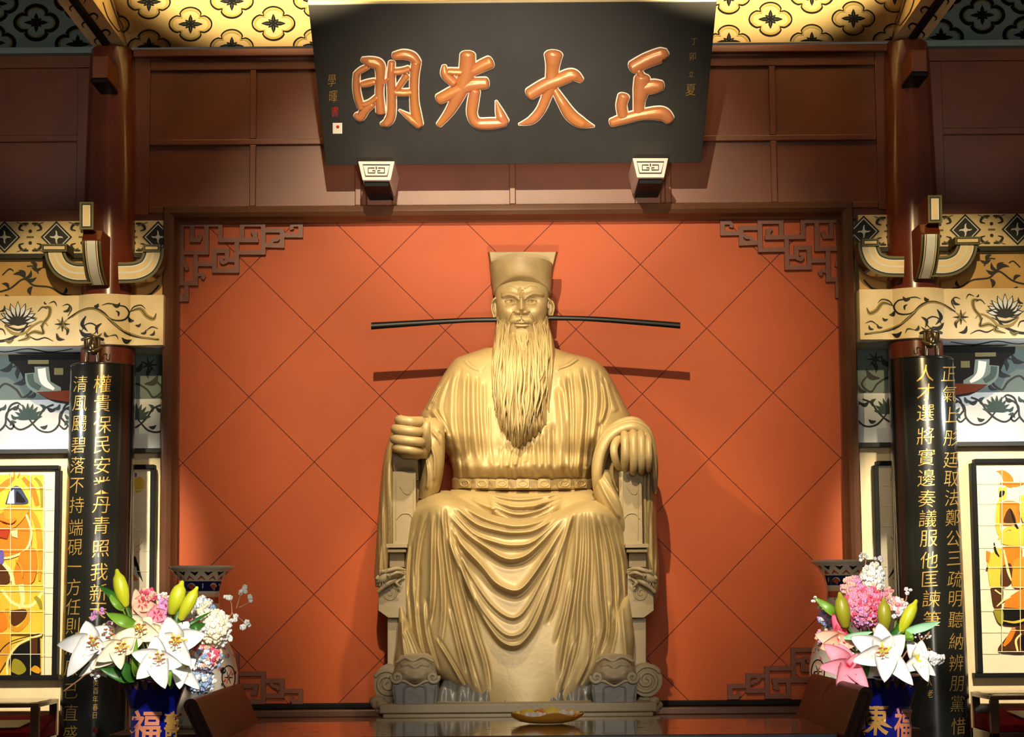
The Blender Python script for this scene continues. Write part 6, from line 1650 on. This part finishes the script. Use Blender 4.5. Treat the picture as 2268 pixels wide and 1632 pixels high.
def spray(sd, path, twigs, Y, col, label, r=5, seed=0):
    """path: main stem pixels; twigs: lists of pixels ending in a small cluster of blossoms"""
    t = thing('blossom_spray', tuple(P(path[0][0], path[0][1], Y)), label, 'flower'); rr = random.Random(seed)
    m_ = MOUTH[sd]
    b = MB(); ptube(b, [(m_[0], m_[1]+50, m_[2]), (m_[0]*.9+path[0][0]*.1, m_[1], m_[2])]+[(x, y, Y) for x, y in path], 1.5, 6)
    for tw in twigs: ptube(b, [(x, y, Y) for x, y in tw], [1.3, .8], 6)
    b.build('twig', FM['twig'], t, smooth=60)
    for tw in twigs:
        ex, ey = tw[-1][:2]
        for k in range(rr.randint(3, 5)):
            b = MB(); floret(b, ex+rr.uniform(-8, 8), ey+rr.uniform(-8, 8), Y-rr.uniform(.0, .02), r*rr.uniform(.8, 1.2), 0, rr, 5); b.build('blossom', FM[col], t, smooth=180)

# ---- left bouquet
GW = 'white lilies in the left vase'
z3 = lambda x, y: (130+x/7.316, 1360+y/7.316)
def zt3(*p): return [z3(q[0], q[1])+tuple(q[2:]) for q in p]
lily(1, z3(560,470), 11.30, zt3((10,500,-.05,17),(430,140,.02,17),(830,200,.06,16),(290,660,-.06,17),(155,965,-.10,15),(760,600,.0,14)), 'white', 'white lily at the far left of the left bouquet, petal pointing left', GW)
lily(1, z3(1010,560), 11.22, zt3((750,480,.0,14),(1190,240,.02,17),(660,730,-.06,15),(980,820,-.08,14),(1330,430,.02,14),(560,850,-.02,13)), 'cream', 'cream white lily with rust stamens left of the middle of the left bouquet', GW)
lily(1, z3(1630,730), 11.14, zt3((1225,650,-.05,16),(1560,400,-.01,17),(1300,1000,-.08,17),(1690,1140,-.10,18),(1930,820,-.04,16),(1760,470,.02,15)), 'white', 'white star lily facing forward above the rim of the left vase', GW)
lily(1, z3(1890,460), 11.24, zt3((1760,80,.0,20),(2080,130,.04,17),(2340,330,.02,17),(2100,800,-.05,15),(1790,720,-.03,16),(1560,420,.0,16)), 'white', 'white lily at the upper right of the left bouquet under the lime buds', GW)
lily(1, z3(1330,250), 11.34, zt3((1120,30,.05,16),(930,280,.02,15),(1600,380,-.04,16),(1250,480,-.02,14),(1480,60,.05,14),(820,160,.05,16)), 'cream', 'cream lily in the upper middle of the left bouquet below the pink blossoms', GW)
lily(1, z3(800,330), 11.38, zt3((590,250,.02,15),(760,150,.05,17),(960,180,.05,16),(1000,380,.0,15),(820,520,-.02,16),(640,450,.0,15)), 'cream', 'cream lily tucked behind between the far left lily and the cream lilies', GW)
lily(1, z3(1560,300), 11.36, zt3((1420,200,.03,15),(1600,130,.05,16),(1700,330,.02,15),(1640,470,-.02,16),(1440,430,.0,15)), 'cream', 'cream lily half hidden between the star lily and the pink blossoms', GW, stam=False)
lily(1, z3(2010,880), 11.30, zt3((1950,1140,-.05,14),(2230,1180,-.04,12),(1900,680,.0,12),(2180,760,.02,13)), 'white', 'small white lily drooping over the right rim of the left vase', GW, stam=False)
lily(1, z3(640,800), 11.34, zt3((360,980,-.02,7),(590,1020,-.04,8),(720,970,-.03,9),(520,640,.0,10),(900,800,.0,12)), 'white', 'half hidden white lily under the far left lily of the left bouquet', GW, stam=False)
for k, (c, tips, col, lb) in enumerate((((312, 1338), [(300, 1312), (330, 1316), (345, 1345), (322, 1366), (298, 1352)], 'peach', 'peach pink blossom on top of the left bouquet beside the lime bud'), ((346, 1362), [(332, 1340), (362, 1338), (378, 1362), (356, 1388), (328, 1378)], 'pink', 'pink blossom in the middle top of the left bouquet'), ((372, 1345), [(356, 1328), (384, 1324), (392, 1348), (372, 1372)], 'lilac', 'lilac pink blossom left of the lime buds in the left bouquet'))):
    lily(1, c, 11.42, [t_+(.0, 11) for t_ in tips], col, lb, None, inner='rose', stam=False)
cluster(1, 326, 1318, 18, 14, 11.44, 40, ['pink', 'peach', 'rose'], 'pink curled flower tuft at the top of the left bouquet', 5, 1)
cluster(1, 360, 1322, 13, 9, 11.46, 22, ['peach', 'white'], 'pale pink blossom tuft beside the pink blossoms of the left bouquet', 4.5, 2)
cluster(1, 470, 1392, 42, 40, 11.52, 150, ['white', 'cream', 'cream'], 'cream white blossom mass at the right of the left bouquet', 7, 3)
cluster(1, 446, 1344, 26, 20, 11.60, 60, ['cream', 'white', 'blue'], 'cream ruffled flower head against the porcelain vase in the left bouquet', 7, 4)
cluster(1, 428, 1378, 12, 12, 11.40, 26, ['rose', 'pink'], 'small rose pink bloom beside a green leaf in the left bouquet', 4.5, 5)
cluster(1, 452, 1455, 40, 34, 11.54, 120, ['blue', 'peach', 'rose', 'white'], 'mixed pale blue and pink blossoms at the lower right of the left bouquet', 6, 6)
cluster(1, 440, 1508, 34, 24, 11.56, 80, ['blue', 'blue', 'white'], 'pale blue blossoms hanging beside the rim of the left vase', 6, 7)
cluster(1, 252, 1385, 14, 10, 11.44, 20, ['pink', 'white'], 'tiny pink and white blossoms behind the far left lily', 4, 8)
bud(1, (276, 1336), (259, 1264), 11.36, 14, 'bud', 'tall lime bud standing up from the left side of the left bouquet', None)
bud(1, (382, 1352), (403, 1290), 11.32, 15, 'bud', 'broad lime bud rising from the middle of the left bouquet', None)
bud(1, (402, 1366), (436, 1302), 11.28, 12, 'bud', 'slim lime bud leaning right in the left bouquet', None)
leaf((286, 1338), (216, 1296), 11.38, 11.34, 9, 'leaf', 'dark green leaf pointing up left behind the tall lime bud', 1)
leaf((274, 1350), (237, 1312), 11.36, 11.32, 8, 'leaf2', 'fresh green leaf just under the tall lime bud', 1)
leaf((298, 1382), (237, 1360), 11.32, 11.26, 13, 'leaf2', 'wide fresh green leaf above the far left lily', 1)
leaf((396, 1404), (398, 1340), 11.34, 11.30, 10, 'leaf', 'upright dark leaf between the two right lime buds', 1)
leaf((392, 1400), (470, 1352), 11.36, 11.40, 4, 'leaf', 'thin dark leaf running right past the lime buds', 1)
leaf((418, 1396), (456, 1380), 11.30, 11.32, 9, 'leaf', 'short green leaf beside the small rose bloom', 1)
leaf((300, 1500), (225, 1482), 11.32, 11.20, 15, 'leaf', 'broad dark green leaf lying over the left rim of the left vase', 1)
leaf((305, 1502), (262, 1462), 11.30, 11.18, 16, 'leaf', 'dark green leaf under the cream lily of the left bouquet', 1)
leaf((302, 1498), (300, 1420), 11.24, 11.12, 7, 'leaf2', 'narrow bright leaf standing beside the forward star lily', 1)
leaf((376, 1486), (374, 1514), 11.14, 11.10, 8, 'leaf2', 'light green leaf tip hanging over the left vase rim', 1)
spray(1, [(470, 1420), (505, 1372), (514, 1358)], [[(514, 1358), (512, 1335), (502, 1318)], [(524, 1346), (530, 1325), (537, 1308)], [(530, 1345), (545, 1338), (556, 1328)], [(514, 1358), (534, 1372), (544, 1382)], [(505, 1372), (520, 1368)], [(490, 1412), (503, 1414)]], 11.5, 'white', 'spray of small white blossoms reaching right from the left bouquet', 5.5, 4)
spray(1, [(300, 1400), (262, 1372), (238, 1358)], [[(238, 1358), (230, 1352)], [(262, 1372), (250, 1384)], [(232, 1358), (205, 1362)]], 11.4, 'lilac', 'thin twig with pink blossoms reaching left above the white lilies', 4.5, 5)
spray(1, [(260, 1490), (200, 1490), (172, 1508), (142, 1530)], [[(200, 1490), (208, 1492)], [(226, 1488), (222, 1496)]], 11.3, 'white', 'thin pale twig drooping left below the white lilies', 3.2, 6)
# ---- right bouquet
GR = 'white lilies in the right vase'
z7 = lambda x, y: (1780+x/6.873, 1400+y/6.873)
def zt7(*p): return [z7(q[0], q[1])+tuple(q[2:]) for q in p]
lily(-1, z7(1200,320), 11.12, zt7((755,85,-.01,18),(1165,-110,.0,18),(1530,70,.0,19),(1640,760,-.12,15),(1250,690,-.12,18),(800,430,-.06,16)), 'white', 'large white lily with a yellow throat in the middle of the right bouquet', GR)
lily(-1, z7(1720,440), 11.24, zt7((1810,150,.02,13),(1610,110,.03,12),(1880,690,-.06,12),(1970,620,-.04,11),(1560,560,-.02,12),(1900,420,.02,11)), 'white', 'white lily turned right beside the large white lily', GR, stam=False)
lily(-1, z7(1000,560), 11.3, zt7((860,640,-.02,14),(1150,660,-.02,14),(1400,640,.0,14),(900,380,.0,12)), 'white', 'shaded white lily lying on the rim of the right vase', GR, stam=False)
lily(-1, z7(690,530), 11.16, zt7((340,200,.0,15),(290,530,-.04,14),(560,850,-.08,19),(950,800,-.10,13),(850,350,.0,13),(560,190,.03,13)), 'pink', 'pink lily at the left of the right bouquet above the dark table end', None, inner='rose', stam=False)
lily(-1, z7(540,150), 11.28, zt7((220,40,.0,15),(770,165,-.02,14),(310,230,-.04,14),(640,330,-.02,13),(480,-20,.02,13)), 'peach', 'peach pink lily above the pink lily of the right bouquet', None, inner='rose', stam=False)
for k, (c, tips, lb) in enumerate((((1858, 1398), [(1848, 1366), (1866, 1372), (1872, 1406)], 'upright rose petals of a half open lily at the left of the right bouquet'),)):
    lily(-1, c, 11.30, [t_+(.0, 10) for t_ in tips], 'rose', lb, None, inner='pink', stam=False)
cluster(-1, 1916, 1345, 48, 46, 11.40, 330, ['rose', 'pink', 'pink', 'lilac'], 'large deep pink flower head in the right bouquet', 5.5, 11)
cluster(-1, 1888, 1300, 24, 22, 11.46, 90, ['pink', 'lilac', 'peach'], 'pale pink top of the flower mass in the right bouquet', 5.5, 12)
cluster(-1, 1934, 1280, 26, 34, 11.50, 110, ['white', 'cream', 'white'], 'white blossom plume at the top of the right bouquet', 5.5, 13)
cluster(-1, 1965, 1318, 14, 24, 11.52, 44, ['pink', 'peach'], 'pale pink wisp right of the white plume', 4.5, 14)
cluster(-1, 1988, 1345, 20, 24, 11.46, 50, ['pink', 'white', 'peach'], 'pink and white blossoms between the two right buds', 5.5, 15)
cluster(-1, 1832, 1368, 20, 18, 11.48, 44, ['blue', 'lilac', 'white'], 'pale blue blossoms at the left edge of the right bouquet', 5, 16)
cluster(-1, 1822, 1410, 14, 22, 11.44, 36, ['lilac', 'pink', 'peach'], 'lilac pink blossoms above the pink lilies at the left edge', 4.5, 17)
cluster(-1, 2068, 1458, 20, 13, 11.32, 34, ['white'], 'white blossom tuft sticking out right in front of the couplet board', 6, 18)
bud(-1, (1872, 1382), (1860, 1315), 11.28, 14, 'bud2', 'olive bud in front of the pink flower head, left one', None)
bud(-1, (1960, 1390), (1957, 1327), 11.28, 13, 'bud2', 'olive bud in front of the pink flower head, right one', None)
bud(-1, (1996, 1396), (2029, 1331), 11.30, 12, 'bud', 'lime bud leaning right at the right edge of the right bouquet', None)
leaf((1852, 1362), (1808, 1325), 11.36, 11.32, 10, 'leaf2', 'light green leaf pointing up left from the right bouquet', -1)
leaf((2006, 1398), (2083, 1378), 11.26, 11.22, 9, 'mint', 'mint green leaf arching right from the right bouquet', -1)
leaf((2010, 1420), (2012, 1392), 11.26, 11.24, 10, 'leaf2', 'green leaf stub below the mint leaf', -1)
leaf((1964, 1420), (2018, 1362), 11.32, 11.30, 9, 'leaf', 'dark green leaf behind the lime bud of the right bouquet', -1)
leaf((1870, 1412), (1932, 1400), 11.26, 11.22, 7, 'mint', 'pale leaf crossing above the large white lily', -1)
leaf((1880, 1470), (1912, 1436), 11.26, 11.22, 9, 'leaf2', 'green leaf between the pink lilies and the large white lily', -1)
leaf((1900, 1504), (1926, 1474), 11.24, 11.20, 10, 'leaf', 'dark green leaf below the left petal of the large white lily', -1)
spray(-1, [(1850, 1390), (1830, 1350), (1812, 1335)], [[(1812, 1335), (1804, 1327)], [(1830, 1350), (1822, 1342)]], 11.45, 'white', 'thin twig with white blossoms at the left of the right bouquet', 4, 31)
spray(-1, [(1985, 1380), (2006, 1330), (2008, 1318)], [[(2008, 1318), (2010, 1312)], [(2006, 1330), (2000, 1338)], [(1996, 1355), (2004, 1350)]], 11.5, 'white', 'twig with white blossoms before the right couplet board', 4.5, 32)
spray(-1, [(2010, 1440), (2040, 1420), (2058, 1400)], [[(2058, 1400), (2056, 1412)], [(2040, 1420), (2034, 1405)]], 11.4, 'white', 'thin twig with tiny white buds right of the white lilies', 2.2, 33)
spray(-1, [(1905, 1300), (1915, 1260), (1918, 1240)], [[(1918, 1240), (1912, 1234)], [(1915, 1260), (1945, 1240)]], 11.52, 'white', 'twig of white blossoms rising above the right bouquet', 4.5, 34)
